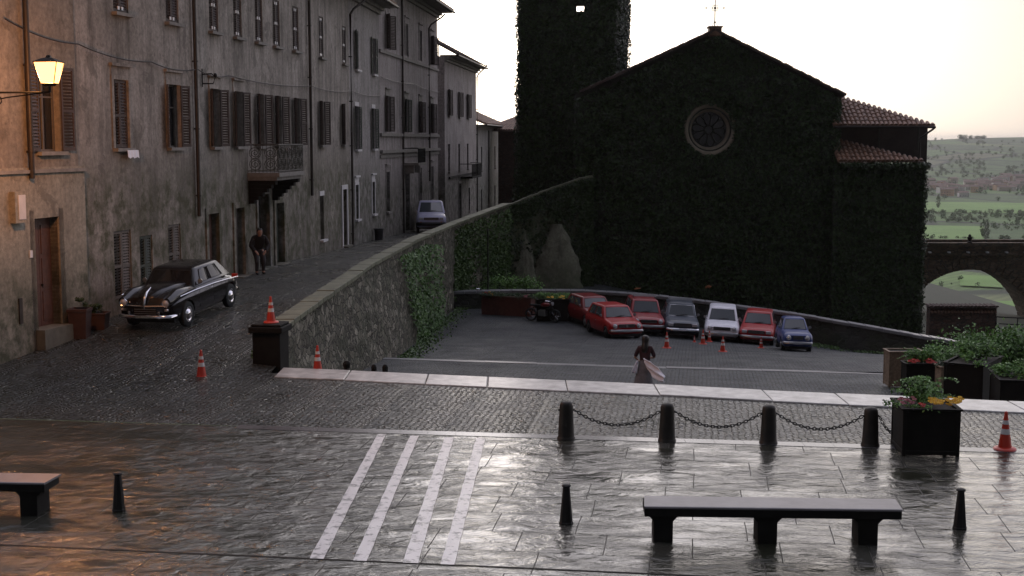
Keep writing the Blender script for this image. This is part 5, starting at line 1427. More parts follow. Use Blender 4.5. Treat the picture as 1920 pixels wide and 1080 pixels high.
# square planter near the right
def panel_box(t, w, d, h, mat, post=.06, pan=True, name='box'):
    mb = MB()
    for sx in (-1, 1):
        for sy in (-1, 1): mb.box(*sorted((sx * w / 2, sx * (w / 2 - post))), *sorted((sy * d / 2, sy * (d / 2 - post))), 0, h)
    mb.box(-w / 2 + .012, w / 2 - .012, -d / 2 + .012, d / 2 - .012, .03, h - .02)
    for z0, z1 in ((.02, .09), (h - .09, h - .01)):
        mb.box(-w / 2 + post, w / 2 - post, -d / 2 + .002, -d / 2 + .02, z0, z1); mb.box(-w / 2 + post, w / 2 - post, d / 2 - .02, d / 2 - .002, z0, z1)
        mb.box(-w / 2 + .002, -w / 2 + .02, -d / 2 + post, d / 2 - post, z0, z1); mb.box(w / 2 - .02, w / 2 - .002, -d / 2 + post, d / 2 - post, z0, z1)
    mb.box(-w / 2 - .03, w / 2 + .03, -d / 2 - .03, -d / 2 + .05, h, h + .03); mb.box(-w / 2 - .03, w / 2 + .03, d / 2 - .05, d / 2 + .03, h, h + .03)
    mb.box(-w / 2 - .03, -w / 2 + .05, -d / 2 + .05, d / 2 - .05, h, h + .03); mb.box(w / 2 - .05, w / 2 + .03, -d / 2 + .05, d / 2 - .05, h, h + .03)
    o = mb.build(name, mat, t); bevel(o, .006)
    mb = MB(); mb.add([(-w / 2 + .05, -d / 2 + .05, h - .01), (w / 2 - .05, -d / 2 + .05, h - .01), (w / 2 - .05, d / 2 - .05, h - .01), (-w / 2 + .05, d / 2 - .05, h - .01)], [(0, 1, 2, 3)]); mb.build('soil', 'soil', t)
fl, fr_ = gp(1691, 855, 0), gp(1799, 857, 0); bw = (fr_ - fl).length; an = math.atan2(fr_.y - fl.y, fr_.x - fl.x)
hb_ = dp(1745, 766, fl.y).z; cen = (fl + fr_) / 2 + Vector((-math.sin(an), math.cos(an), 0)) * bw * .5
BT = thing('planter', (cen.x, cen.y, 0), 'square dark wooden planter box with yellow flowers and a leafy plant, beside the chained bollards', 'planter', rz=an)
panel_box(BT, bw, bw, hb_ - .03, 'wood_planter')
mb = MB(); sm = MB(); compound_plant(mb, sm, (-.02, .15, hb_ - .05), .55, 10, .10, .6); foliage(mb, (0, 0, hb_ - .02), (.42, .42, .14), 700, .06)
mb.build('leaves', 'leaf_green', BT); sm.build('stem', 'leaf_dark', BT)
for c_, r_, n_, mt in (((.10, -.28, hb_ + .10), .13, 26, 'flower_yellow'), ((.40, -.26, hb_ + .10), .13, 24, 'flower_yellow'), ((-.36, -.2, hb_ + .08), .14, 16, 'flower_pink'), ((-.12, -.36, hb_ + .02), .06, 5, 'flower_red')):
    mb = MB(); flowers(mb, c_, r_, n_); mb.build('flower', mt, BT)
chain(bl[3][1] + Vector((.14, 0, HB)), Vector((fl.x - .02, fl.y + .55, .27)), .05, 'short chain from the rightmost thick bollard down to the planter box')

# planters behind the kerb at the right
def boxplanter(px0, px1, ytop, hh, Y, dep, mat, lab, fol=None, rz=0, name='planter', flw=None, fh=.4, ls=.10, z_extra=0):
    a, b = dp(px0, ytop, Y), dp(px1, ytop, Y); w = b.x - a.x
    if Y > 55: hh = a.z - park_z(a.x, Y) + .03
    t = thing(name, ((a.x + b.x) / 2, Y + dep / 2, a.z - hh), lab, 'planter', rz=rz)
    panel_box(t, w, dep, hh, mat)
    if fol:
        mb = MB(); sm = MB(); nb = max(2, int(w / .35))
        for k in range(nb): compound_plant(mb, sm, (-w / 2 + w * (k + .5) / nb, random.uniform(-.2, .2) * dep, hh - .05), fh * random.uniform(.75, 1.2), 5, ls, .6)
        foliage(mb, (0, 0, hh), (w * .45, dep * .4, fh * .5), int(500 * w), ls * .8)
        mb.build('leaves', fol, t); sm.build('stem', 'leaf_dark', t)
    if flw:
        for (fx, mt, n_) in flw: mb = MB(); flowers(mb, (fx * w, -dep * .35, hh + .1), .14, n_, .09); mb.build('flower', mt, t)
    return t
boxplanter(1668, 1733, 661, 1.0, 37.5, .6, 'wicker', 'pale wicker-textured planter at the head of the greenery on the right')
boxplanter(1700, 1765, 684, .9, 35.0, .5, 'wood_planter', 'dark planter of red flowers in front of the wicker planter', 'leaf_green', flw=((-.25, 'flower_red', 12), (.2, 'flower_red', 10)), fh=.5)
boxplanter(1765, 1812, 690, .55, 34.0, .5, 'wicker', 'small pale basket planter with yellow and red flowers among the greenery', 'leaf_dark', flw=((-.2, 'flower_yellow', 9), (.2, 'flower_red', 12)), fh=.22)
t = boxplanter(1812, 1885, 686, 1.25, 31.0, 1.7, 'wood_planter', 'weathered grey board planter full of bushy green plants near the right edge', 'leaf_green', fh=.5, rz=R(-34), ls=.12)
t = boxplanter(1888, 1990, 716, .95, 29.3, 1.3, 'wood_planter', 'lower grey board planter cut by the right edge, in front of the taller one', 'leaf_green', fh=.4, rz=R(-10), ls=.11)
for (px, py, Y, rx, ry, rz_, n_, lab) in ((1765, 645, 38, .65, .5, .6, 2600, 'left green bush behind the planters at the right'), (1830, 640, 36.5, .85, .6, .8, 4200, 'middle green bush behind the planters at the right'), (1893, 638, 35.5, .8, .6, .9, 4200, 'bushy green shrub behind the planters at the right edge')):
    q = dp(px, py + 45, Y); t = thing('shrub', (q.x, q.y, q.z - .6), lab, 'shrub'); mb = MB(); sm = MB()
    for k in range(10): compound_plant(mb, sm, (random.gauss(0, rx * .6), random.gauss(0, ry * .4), 0), (rz_ + .55) * random.uniform(.7, 1.1), 4, .13, .55)
    foliage(mb, (0, 0, .5), (rx, ry, rz_), n_, .12); mb.build('leaves', 'leaf_green', t); sm.build('stem', 'leaf_dark', t)
# pots at the house wall on the left
def pot(px, yb, yt, Yo, wpx, lab, mat, plant):
    p = Vector((0, 0, 0)); q = dp(px, yb, Yo); t = thing('flower_pot', q, lab, 'flower pot'); h = (yb - yt) / F * Yo; r = wpx / F * Yo / 2
    mb = MB(); mb.rings([[Vector((sx * rr * 1.0, sy * rr, z)) for sx, sy in ((-1, -1), (1, -1), (1, 1), (-1, 1))] for rr, z in ((r * .78, -.1), (r * .97, h * .9), (r * 1.06, h * .9), (r * 1.06, h), (r * .9, h), (r * .88, h - .04))]); mb.build('pot', mat, t)
    mb = MB(); foliage(mb, (0, 0, h), (r * .9, r * .9, .22), plant, .07); mb.build('leaves', 'leaf_dark', t)
pot(151, 632, 577, 32.6, 36, 'tapered dark red pot beside the cream house door', 'terracotta_dark', 160)
pot(186, 616, 585, 33.6, 34, 'low dark pot with a wiry plant right of the tapered pot', 'terracotta_dark', 420)
# far-left trough and dark box, pole, scooters by the parapet wall
boxplanter(903, 1003, 557, .62, 63.5, .6, 'wood_redbrown', 'long reddish wooden flower trough below the parapet wall in the far corner', 'leaf_dark', flw=((-.42, 'flower_red', 10), (-.33, 'flower_yellow', 10), (.40, 'flower_pink', 8)), fh=.25, ls=.13, rz=R(-22))
boxplanter(1008, 1071, 562, 1.15, 61.5, 1.3, 'wood_planter', 'tall dark planter box with pale weathered side between trough and cars', 'leaf_green', flw=((-.1, 'flower_yellow', 6), (.25, 'flower_yellow', 6)), fh=.3, ls=.13, rz=R(-4))
q = dp(915, 556, 66.8); pt = thing('pole', (q.x, q.y, q.z), 'thin black pole rising in front of the green creeper wall', 'pole')
mb = MB(); mb.tube([(0, 0, -.5), (0, 0, dp(915, 432, 66.8).z - q.z)], .035, 6); mb.build('post', 'iron', pt)
mb = MB(); mb.lathe((0, 0, dp(915, 432, 66.8).z - q.z), [(0, 0), (.05, 0), (.06, .05), (0, .09)], 8); mb.build('knob', 'iron', pt)
q = dp(968, 545, 68); t = thing('shrub', q, 'green bush growing behind the parapet wall above the flower trough', 'shrub'); mb = MB(); foliage(mb, (0, 0, -.2), (1.3, .5, .75), 2600, .15); mb.build('leaves', 'leaf_green', t); mb = MB()
for k in range(5): mb.tube([(k * .4 - .8, 0, -.6), (k * .42 - .85, 0, .4)], .02, 4)
mb.build('stem', 'leaf_dark', t)
for px, py, lab in ((1195, 541, 'small orange flower clump at the ivy foot above the red cars'), (1328, 537, 'small orange flower clump at the ivy foot above the white car')):
    q = dp(px, py, 70); mb = MB(); flowers(mb, q, .13, 18, .09); tag(mb.build('flower', 'flower_orange'), lab, 'flowers')
def scooter(p, rz, lab, src=[None]):
    if src[0] is None:
        t = thing('motorcycle', p, lab, 'motorcycle', rz=rz); src[0] = t
        for y in (-.62, .62):
            mb = MB(); mb.tube([(0, y + .27 * math.cos(a * .393), .30 + .27 * math.sin(a * .393)) for a in range(16)], .045, 6, closed=True); wh = mb.build('wheel', 'rubber', t, smooth=60)
            mb = MB()
            for k in range(8): mb.tube([(0, y, .30), (0, y + .25 * math.cos(k * .785), .30 + .25 * math.sin(k * .785))], .008, 4)
            mb.build('rim', 'chrome', wh)
        mb = MB(); mb.tube([(0, -.62, .30), (0, -.42, .85), (0, -.38, .98)], .03, 6); mb.tube([(0, .62, .3), (0, .1, .34), (0, -.42, .72)], .035, 6); mb.tube([(0, .62, .3), (0, .5, .66), (0, -.38, .74)], .03, 6); mb.build('frame', 'iron', t)
        mb = MB(); mb.rings([[Vector((r * math.cos(a), y, z + r2 * math.sin(a))) for a in [k * .785 for k in range(8)]] for y, r, r2, z in ((-.36, .05, .05, .80), (-.25, .12, .10, .80), (-.02, .12, .10, .79), (.08, .07, .06, .77))]); mb.build('tank', 'paint_maroon', t, smooth=60)
        mb = MB(); mb.box(-.12, .12, .08, .66, .72, .80); bevel(mb.build('saddle', 'rubber', t), .03)
        mb = MB(); mb.box(-.13, .13, -.18, .22, .26, .55); bevel(mb.build('engine', 'chrome_dull', t), .04)
        mb = MB(); mb.tube([(-.33, -.28, 1.02), (-.1, -.38, .98), (.1, -.38, .98), (.33, -.28, 1.02)], .016, 5); mb.build('handlebar', 'chrome', t)
        mb = MB(); mb.lathe((0, -.48, .86), [(0, -.06), (.07, -.04), (.09, .04), (0, .05)], 10, Matrix.Rotation(R(90), 3, 'X')); mb.build('headlight', 'lens_glass', t)
    else: t = copy_tree(src[0]); t.location = p; t.rotation_euler.z = rz; t['label'] = lab
q = gp(1018, 603, -3.2); scooter((q.x, q.y, park_z(q.x, q.y)), R(62), 'motorcycle leaning before the tall dark planter box')
q = gp(888, 577, -3.2); scooter((q.x, q.y, park_z(q.x, q.y)), R(70), 'motorcycle parked left of the reddish flower trough')
# small waste bin on the street wall
wq, uq = WC, WC.u(699, .8); q = WC.p(uq, .18, .3); t = thing('waste_bin', q, 'small black bin standing against the far house walls left of the van', 'bin')
mb = MB(); mb.lathe((0, 0, 0), [(0, 0), (.20, 0), (.24, .55), (.26, .57), (.26, .61), (.21, .62), (0, .60)], 14); mb.build('bin', 'plastic_black', t, smooth=40)

# weeds along the wall feet and in the cobble edges
mb = MB()
for _ in range(2600):
    t = random.random(); q = pwp(.55 + .45 * t); d_ = abs(random.gauss(0, .6)); p = Vector((q.x, q.y - .1 - d_, park_z(q.x, q.y - d_)))
    if fnoise((p.x * .8, p.y, 2), 1) < -.05: continue
    mb.leaf(p + UPV * random.random() * .10, .13, (0, -.6, .6), 1)
for _ in range(1800):
    t = random.uniform(.25, .95); q = lerp_path(FOOT, t); d_ = abs(random.gauss(0, .35)); X = q.x + .15 + d_; p = Vector((X, q.y, park_z(X, q.y) if q.y > 45 else -9)); mb.leaf(p + UPV * random.random() * .12, .12, (.3, -.5, .6), 1)
for _ in range(1500):
    t = random.random() ** 1.3; q = lerp_path(WALLTOP, t * .8); X = q.x - .5 - abs(random.gauss(0, .10)); mb.leaf((X, q.y, road_z(X, q.y) + random.random() * .08), .08, (.3, -.3, .8), 1)
tag(mb.build('weeds', 'ivy_mid'), 'low weeds along the feet of the walls', 'weeds', kind='stuff')
# ------------------------------------------------------------------ CARS
def apply_mods(o):
    dg = bpy.context.evaluated_depsgraph_get(); me = bpy.data.meshes.new_from_object(o.evaluated_get(dg)); o.modifiers.clear(); o.data = me
def interp(st, y):
    for i in range(len(st) - 1):
        if st[i][0] <= y <= st[i + 1][0]:
            t = (y - st[i][0]) / (st[i + 1][0] - st[i][0]); t = t * t * (3 - 2 * t) if st[i][-1] == 's' else t
            return [st[i][k] * (1 - t) + st[i + 1][k] * t for k in range(1, 4)]
    return list(st[0][1:4]) if y < st[0][0] else list(st[-1][1:4])
def make_car(label, loc, rz, P):
    """local frame: nose towards -Y. P: L, W, paint, hull stations (y, zbottom, ztop, halfwidth), cabin"""
    L, W = P['L'], P['W']; t = thing('parked_car', loc, label, P.get('cat', 'car'), rz=rz); pm = P['paint']; st = P['hull']
    n = 40; ys = [st[0][0] + (st[-1][0] - st[0][0]) * k / n for k in range(n + 1)]; rs = []; ex = P.get('round', .35)
    for y in ys:
        zb, zt, hw = interp(st, y); h = zt - zb; e = min(1, (min(y - ys[0], ys[-1] - y) / .16)); e = math.sqrt(max(0, 1 - (1 - e) ** 2)) ; k_ = 1 - .09 * (1 - e)
        hw *= k_; zb2 = zb + h * .10 * (1 - e); zt2 = zt - h * .09 * (1 - e); h = zt2 - zb2
        half = [(.0, 0), (.80, 0), (.93, .06), (.985, .22), (1.0, .45), (.995, .66), (.965, 1 - ex * .62), (.90, 1 - ex * .30), (.80, 1 - ex * .12), (.55, 1 - ex * .02), (0, 1.0)]
        pts = [(hw * a, zb2 + h * b) for a, b in half]
        rs.append([Vector((x, y, z)) for x, z in pts] + [Vector((-x, y, z)) for x, z in pts[-2:0:-1]])
    mb = MB(); mb.rings(rs); body = mb.build('body', [pm], t, smooth=38)
    wr = P['wr']; wys = P['wheels']
    for wy in wys:
        for s_ in (-1, 1):
            cut = MB(); cut.lathe((s_ * W / 2, wy, wr), [(0, -.28), (wr * 1.15, -.28), (wr * 1.15, .28), (0, .28)], 28, Matrix.Rotation(R(90), 3, 'Y')); co = cut.build('cutter', pm, t)
            b = body.modifiers.new('b', 'BOOLEAN'); b.object = co; b.operation = 'DIFFERENCE'; b.solver = 'EXACT'; bpy.context.view_layer.update(); apply_mods(body); bpy.data.objects.remove(co)
    body.data.polygons.foreach_set('use_smooth', [True] * len(body.data.polygons)); body.data.set_sharp_from_angle(angle=R(38))
    body.data.materials.clear(); body.data.materials.append(MATS[pm])
    # cabin
    c = P['cabin']; (yb0, yt0, yt1, yb1, zb, zt, hb, ht) = c; r0 = .10
    def ring(y0, y1, hw, z, r):
        q = []
        for cx, cy, a0 in ((hw - r, y0 + r, -90), (hw - r, y1 - r, 0), (-hw + r, y1 - r, 90), (-hw + r, y0 + r, 180)):
            for k in range(4): a = R(a0 + 30 * k); q.append(Vector((cx + r * math.cos(a), cy + r * math.sin(a), z)))
        return q
    mb = MB(); mb.rings([ring(yb0, yb1, hb, zb, .06), ring(yt0, yt1, ht, zt - .05, .07), ring(yt0 + .04, yt1 - .04, ht - .04, zt - .015, .10), ring(yt0 + .25, yt1 - .25, ht - .2, zt + .012, .15)])
    mb.build('roof', P.get('roofpaint', pm), t, smooth=50)
    def bil(a, b, c_, d, u, v): return (a * (1 - u) + b * u) * (1 - v) + (d * (1 - u) + c_ * u) * v
    zg = zt - .05
    A = {'windscreen': (Vector((-hb, yb0, zb)), Vector((hb, yb0, zb)), Vector((ht, yt0, zg)), Vector((-ht, yt0, zg)), Vector((0, -1, .5))),
         'rear_window': (Vector((hb, yb1, zb)), Vector((-hb, yb1, zb)), Vector((-ht, yt1, zg)), Vector((ht, yt1, zg)), Vector((0, 1, .5)))}
    def pane(nm, q, u0, u1, v0, v1):
        a, b, c_, d, nn = q; nrm = (b - a).cross(d - a).normalized(); nrm = nrm if nrm.dot(nn) > 0 else -nrm
        pts = [bil(a, b, c_, d, u, v) + nrm * .006 for u, v in ((u0, v0), (u1, v0), (u1, v1), (u0, v1))]
        mb = MB(); mid = []; N_ = 6
        for k in range(N_ + 1):
            u = u0 + (u1 - u0) * k / N_; bul = .018 * math.sin(math.pi * k / N_)
            for v in (v0, v1): mid.append(bil(a, b, c_, d, u, v) + nrm * (.006 + bul))
        mb.add(mid, [(2 * k, 2 * k + 2, 2 * k + 3, 2 * k + 1) for k in range(N_)]); g_ = mb.build(nm, P.get('glass', 'car_glass_sky'), t)
        mb = MB(); loop = [bil(a, b, c_, d, u, v) + nrm * .010 for u, v in ((u0, v0), (u1, v0), (u1, v1), (u0, v1))]
        mb.tube(loop, .011, 4, closed=True); mb.build('frame', P.get('trim', 'rubber'), g_); return g_
    pane('windscreen', A['windscreen'], .08, .92, .10, .92); pane('rear_window', A['rear_window'], .12, .88, .2, .9)
    for s_ in (-1, 1):
        q = (Vector((s_ * hb, yb0, zb)), Vector((s_ * hb, yb1, zb)), Vector((s_ * ht, yt1, zg)), Vector((s_ * ht, yt0, zg)), Vector((s_, 0, .3)))
        for u0, u1 in P.get('side', ((.14, .47), (.52, .86))): pane('side_window', q, u0, u1, .16, .92)
    # wheels
    for wy in wys:
        for s_ in (-1, 1):
            mb = MB(); rot = Matrix.Rotation(R(90 * s_), 3, 'Y'); cx = s_ * (W / 2 - .09); wt = .085
            mb.lathe((cx, wy, wr), [(0, -wt), (wr * .8, -wt), (wr * .97, -wt * .8), (wr, -wt * .3), (wr, wt * .3), (wr * .97, wt * .8), (wr * .85, wt), (wr * .66, wt), (wr * .62, wt * .7)], 24, rot); wh = mb.build('wheel', 'rubber', t, smooth=50)
            mb = MB(); mb.lathe((cx, wy, wr), [(wr * .64, wt * .72), (wr * .62, wt * .95), (wr * .5, wt * .9), (wr * .42, wt * .75), (wr * .36, wt * 1.1), (wr * .2, wt * 1.35), (0, wt * 1.4)], 20, rot); mb.build('hubcap', P.get('hub', 'chrome_dull'), wh, smooth=40)
    yf, yr = st[0][0], st[-1][0]; zf = P['zf']                        # front face height of lamps
    hx = P['hx']
    for s_ in (-1, 1):
        rotx = Matrix.Rotation(R(90), 3, 'X')
        if P.get('lamp') == 'rect':
            mb = MB(); mb.box(s_ * hx - .11, s_ * hx + .11, yf - .02, yf + .05, zf - .065, zf + .065); hl = mb.build('headlight', 'lens_glass', t); bevel(hl, .015)
        else:
            mb = MB(); r = P.get('lr', .085); mb.lathe((s_ * hx, yf + P.get('ly', 0), zf), [(0, .045), (r * .6, .038), (r * .9, .02), (r, .0), (r, -.06)], 18, rotx); hl = mb.build('headlight', 'lens_glass', t, smooth=50)
            mb = MB(); mb.tube([(s_ * hx + r * 1.05 * math.cos(a * .393), yf + P.get('ly', 0) - .012, zf + r * 1.05 * math.sin(a * .393)) for a in range(16)], .012, 5, closed=True); mb.build('rim', 'chrome', hl)
        mb = MB(); mb.box(s_ * (hx) - .05, s_ * (hx) + .05, yf - .015, yf + .03, P.get('zi', zf - .17) - .025, P.get('zi', zf - .17) + .025); mb.build('indicator', 'amber' if not P.get('noplate') else 'chrome_dull', t)
        mb = MB(); mb.box(s_ * (hx) - .08, s_ * (hx) + .08, yr - .03, yr + .015, zf - .05, zf + .06); mb.build('taillight', 'flower_red', t)
        mb = MB(); mx = s_ * (hb + .07); my = yb0 + .22; mb.lathe((mx, my, zb + .12), [(0, -.02), (.06, -.02), (.065, .02), (0, .03)], 10, rotx); mb.tube([(s_ * (hb - .03), my + .02, zb + .02), (mx, my + .01, zb + .08)], .012, 4); mb.build('mirror', P.get('mirror', 'chrome_dull'), t)
    zbm = P['bump']; hwf = interp(st, yf + .1)[2]; hwr = interp(st, yr - .1)[2]
    for (yy, hw, sg) in ((yf - .05, hwf, -1), (yr + .05, hwr, 1)):
        mb = MB(); P_ = [(-hw * .99, yy - sg * .30, zbm), (-hw * .96, yy - sg * .05, zbm), (-hw * .6, yy + sg * .035, zbm), (0, yy + sg * .05, zbm), (hw * .6, yy + sg * .035, zbm), (hw * .96, yy - sg * .05, zbm), (hw * .99, yy - sg * .30, zbm)]
        rr = []
        for k, p in enumerate(P_):
            p = Vector(p); d = (Vector(P_[min(k + 1, 6)]) - Vector(P_[max(0, k - 1)])).normalized(); o_ = d.cross(UPV) ; o_ = o_ if o_.y * sg > 0 else -o_
            h_ = P.get('bh', .055); rr.append([p - o_ * .02 + UPV * h_, p + o_ * .02 + UPV * h_ * .6, p + o_ * .025 - UPV * h_ * .6, p - o_ * .02 - UPV * h_])
        mb.rings(rr); mb.build('bumper', P.get('bumper', 'chrome_dull'), t, smooth=60)
        if not P.get('noplate'):
            mb = MB(); mb.box(-.17, .17, *sorted((yy + sg * .055, yy + sg * .065)), zbm - .05 + P.get('pz', 0), zbm + .05 + P.get('pz', 0)); mb.build('number_plate', 'plate_white', t)
    gw, g0, g1 = P['grille']
    mb = MB(); mb.box(-gw, gw, yf - .012, yf + .04, g0, g1); gr = mb.build('grille', 'plastic_black', t)
    for k in range(P.get('bars', 3)):
        z = g0 + (g1 - g0) * (k + .5) / P.get('bars', 3); mb = MB(); mb.box(-gw + .01, gw - .01, yf - .028, yf - .008, z - .007, z + .007); mb.build('bar', 'chrome_dull', gr)
    if P.get('badge'): mb = MB(); mb.lathe((0, yf - .012, (g0 + g1) / 2), [(0, .02), (.04, .018), (.05, 0)], 12, Matrix.Rotation(R(90), 3, 'X')); mb.build('badge', 'chrome', gr)
    for s_ in (-1, 1):       # wipers
        q = A['windscreen']; a_ = bil(*q[:4], .5 + .05 * s_ - .12, .09); b__ = bil(*q[:4], .5 + .05 * s_ + .14, .22); mb = MB(); mb.tube([a_ + Vector((0, -.03, .015)), b__ + Vector((0, -.03, .02))], .008, 4); mb.build('wiper', 'plastic_black', t)
    # dark underside, door seams
    mb = MB(); mb.box(-W / 2 + .16, W / 2 - .16, yf + .25, yr - .25, st[1][1] - .10, st[1][1] + .15); mb.build('chassis', 'plastic_black', t)
    for s_ in (-1, 1):
        for yd in P['seams']:
            zb_, zt_2, hw_2 = interp(st, yd); mb = MB(); x_ = s_ * (hw_2 + .001)
            mb.tube([(x_ * .985, yd, zb_ + .1), (x_, yd, zb_ + (zt_2 - zb_) * .5), (x_ * .975, yd, zb_ + (zt_2 - zb_) * .8)], .006, 4); mb.build('door_seam', 'plastic_black', t)
        yd = P['seams'][1] - .12; zb_, zt_2, hw_2 = interp(st, yd); mb = MB(); mb.tube([(s_ * (hw_2 + .012), yd - .07, zb_ + (zt_2 - zb_) * .72), (s_ * (hw_2 + .012), yd + .05, zb_ + (zt_2 - zb_) * .72)], .012, 5); mb.build('door_handle', 'chrome_dull', t)
    return t
def hatch(paint, L=3.6, W=1.5, Hh=1.40, slope=.10, sedan=False, **k):
    """small 1970s car: boxy hull with gently sloping bonnet"""
    h2 = L / 2; hz = k.get('hood', .80); bz = .88
    tail = .84 if sedan else .88
    st = [(-h2, .28, hz - .09, W / 2 * .93), (-h2 + .25, .24, hz - .02, W / 2 * .985), (-h2 + 1.05, .22, bz, W / 2), (h2 - .9, .22, bz, W / 2), (h2 - .2, .26, tail, W / 2 * .98), (h2, .34, tail - .10, W / 2 * .93)]
    cab = (-h2 + 1.02, -h2 + 1.42, h2 - (1.05 if sedan else .55), h2 - (.62 if sedan else .16), bz - .05, Hh, W / 2 - .07, W / 2 - .19)
    d = dict(L=L, W=W, paint=paint, hull=st, cabin=cab, wr=.28, wheels=(-h2 + .66, h2 - .66), zf=.62, hx=W / 2 - .24, bump=.42, grille=(W / 2 - .40, .55, .69), seams=(-h2 + 1.12, -h2 + 2.05, h2 - .85), round=.32)
    d.update(k); return d
def place(px, py, lab, rz, P, back=0, z=None):
    # px,py = contact of the nose on the ground
    z0 = -3.2
    for _ in range(6):
        q = gp(px, py, z0); z0 = park_z(q.x, q.y)
    h2 = P['L'] / 2; c = Vector((q.x, q.y, 0)) + Vector((-math.sin(rz), math.cos(rz), 0)) * (h2 - .25)
    t = make_car(lab, (c.x, c.y, park_z(c.x, c.y) + .01), rz, P)
    s_ = (park_z(c.x, c.y + 1) - park_z(c.x, c.y - 1)) / 2; t.rotation_euler.x = math.atan(s_) * .5; t.rotation_euler.y = -math.atan(park_z(c.x + 1, c.y) - park_z(c.x - 1, c.y)) * .25
    return t
def roof_rack(t, zt, w, y0, y1):
    mb = MB()
    for x in (-w, w): mb.tube([(x, y0, zt + .10), (x, y1, zt + .10)], .014, 5)
    for k in range(5): y = y0 + (y1 - y0) * k / 4; mb.tube([(-w, y, zt + .10), (w, y, zt + .10)], .012, 5)
    for x in (-w, w):
        for y in (y0 + .05, y1 - .05): mb.tube([(x, y, zt - .03), (x, y, zt + .10)], .014, 5)
    mb.tube([(-w, y0, zt + .17), (w, y0, zt + .17)], .014, 5); mb.tube([(-w, y0, zt + .10), (-w, y0, zt + .17)], .012, 4); mb.tube([(w, y0, zt + .10), (w, y0, zt + .17)], .012, 4)
    mb.build('roof_rack', 'chrome_dull', t)
place(1172, 634, 'bright red hatchback angled before the second red car, nearest the woman', R(14), hatch('paint_red', 3.7, 1.52, 1.34, badge=True, sedan=False, hub='plastic_black', trim='rubber'))
t = place(1214, 628, 'darker red car with a pale roof bar left of the slate car', R(2), hatch('paint_red2', 3.8, 1.5, 1.42, bars=2)); roof_rack(t, 1.42, .5, -.2, .5)
t = place(1278, 634, 'slate grey car with an empty roof rack and pale trim', R(-3), hatch('paint_slate', 3.7, 1.5, 1.42, trim='chrome', lamp='rect', zi=.45, sedan=False, bumper='chrome')); roof_rack(t, 1.44, .52, -.35, .55)
place(1352, 640, 'white compact car parked between the slate car and the red one', R(-9), hatch('paint_white', 3.65, 1.52, 1.40, bars=1, hood=.82))
place(1417, 645, 'red compact car parked between the white and the blue ones', R(-13), hatch('paint_red', 3.55, 1.5, 1.36, lamp='rect', zi=.44))
place(1494, 659, 'small blue boxy car at the right end of the parked row', R(-5), hatch('paint_blue', 3.0, 1.2, 1.32, hood=.84, roofpaint='paint_blue'))
place(1131, 616, 'dark red car, mostly hidden behind the bright red hatchback', R(17), hatch('paint_maroon', 3.7, 1.5, 1.30), 2)
# black 1950s saloon in front of the house
Pb = dict(glass='saloon_glass', L=4.25, W=1.62, paint='paint_black', round=.95, wr=.325, wheels=(-1.30, 1.32), bump=.40, bh=.045, noplate=True,
    hull=[(-2.08, .34, .74, .60), (-1.98, .30, .86, .72), (-1.7, .27, .94, .78), (-1.1, .25, .985, .805), (-.4, .25, 1.0, .81), (.7, .25, 1.0, .81), (1.3, .26, .96, .80), (1.75, .28, .88, .77), (2.02, .32, .78, .68), (2.12, .36, .66, .58)],
    cabin=(-.74, -.44, 1.02, 1.50, .92, 1.38, .71, .58), zf=.74, hx=.57, lr=.088, ly=-.015, grille=(.30, .44, .60), bars=3, seams=(-.62, .22, 1.0), hub='chrome', bumper='chrome', trim='rubber', side=((.16, .44), (.48, .80)), zi=.56)
# bonnet bulge etc. follow the generic hull
fw = gp(348, 612, .5); 
cpos = Vector((-8.72, 35.1, 0)); RB = R(-12)
bc = make_car('glossy black 1950s saloon car with chrome trim parked by the house wall', (cpos.x, cpos.y, road_z(cpos.x, cpos.y) + .01), RB, Pb)
bc.rotation_euler.y = math.atan((road_z(cpos.x - .7, cpos.y) - road_z(cpos.x + .7, cpos.y)) / 1.4)
bc.rotation_euler.x = math.atan((road_z(cpos.x, cpos.y + 1.3) - road_z(cpos.x, cpos.y - 1.3)) / 2.6)
mb = MB(); rs = []
for y, hw, z, hh in ((-2.02, .10, .70, .10), (-1.95, .24, .84, .10), (-1.6, .34, .95, .10), (-1.1, .42, 1.0, .09), (-.72, .48, 1.0, .06)):
    rs.append([Vector((hw * math.cos(a), y, z + hh * math.sin(a))) for a in [math.pi * k / 10 for k in range(11)]] + [Vector((-hw * .9, y, z - .15)), Vector((hw * .9, y, z - .15))])
mb.rings(rs); mb.build('bonnet', 'paint_black', bc, smooth=60)
for s_ in (-1, 1):
    mb = MB(); rs = []
    for y, r in ((-2.10, .10), (-2.0, .125), (-1.6, .15), (-1.1, .13), (-.5, .07)):
        rs.append([Vector((s_ * .60 + r * math.cos(a), y, .76 + (.10 if y > -1.9 else 0) + r * math.sin(a) * 1.1)) for a in [2 * math.pi * k / 12 for k in range(12)]])
    mb.rings(rs); mb.build('wing', 'paint_black', bc, smooth=60)
    mb = MB(); mb.tube([(s_ * .80, -1.75, .86), (s_ * .822, -1.0, .885), (s_ * .826, .2, .87), (s_ * .815, 1.2, .82), (s_ * .76, 1.9, .76)], .014, 5); mb.build('side_trim', 'chrome', bc)
    mb = MB(); mb.lathe((s_ * .60, -2.125, .575), [(0, .02), (.03, .015), (.035, -.02)], 8, Matrix.Rotation(R(90), 3, 'X')); mb.build('fog_light', 'lens_glass', bc)
    mb = MB(); mb.obox((s_ * .40, -2.155, .44), (.03, 0, 0), (0, .02, 0), (0, 0, .10)); o = mb.build('bumper_guard', 'chrome', bc); bevel(o, .015)
mb = MB(); mb.tube([(0, -1.72, 1.07), (0, -1.95, .98), (0, -2.07, .86), (0, -2.11, .70), (0, -2.12, .58)], [.012, .03, .04, .035, .02], 8); mb.build('nose_trim', 'chrome', bc, smooth=60)
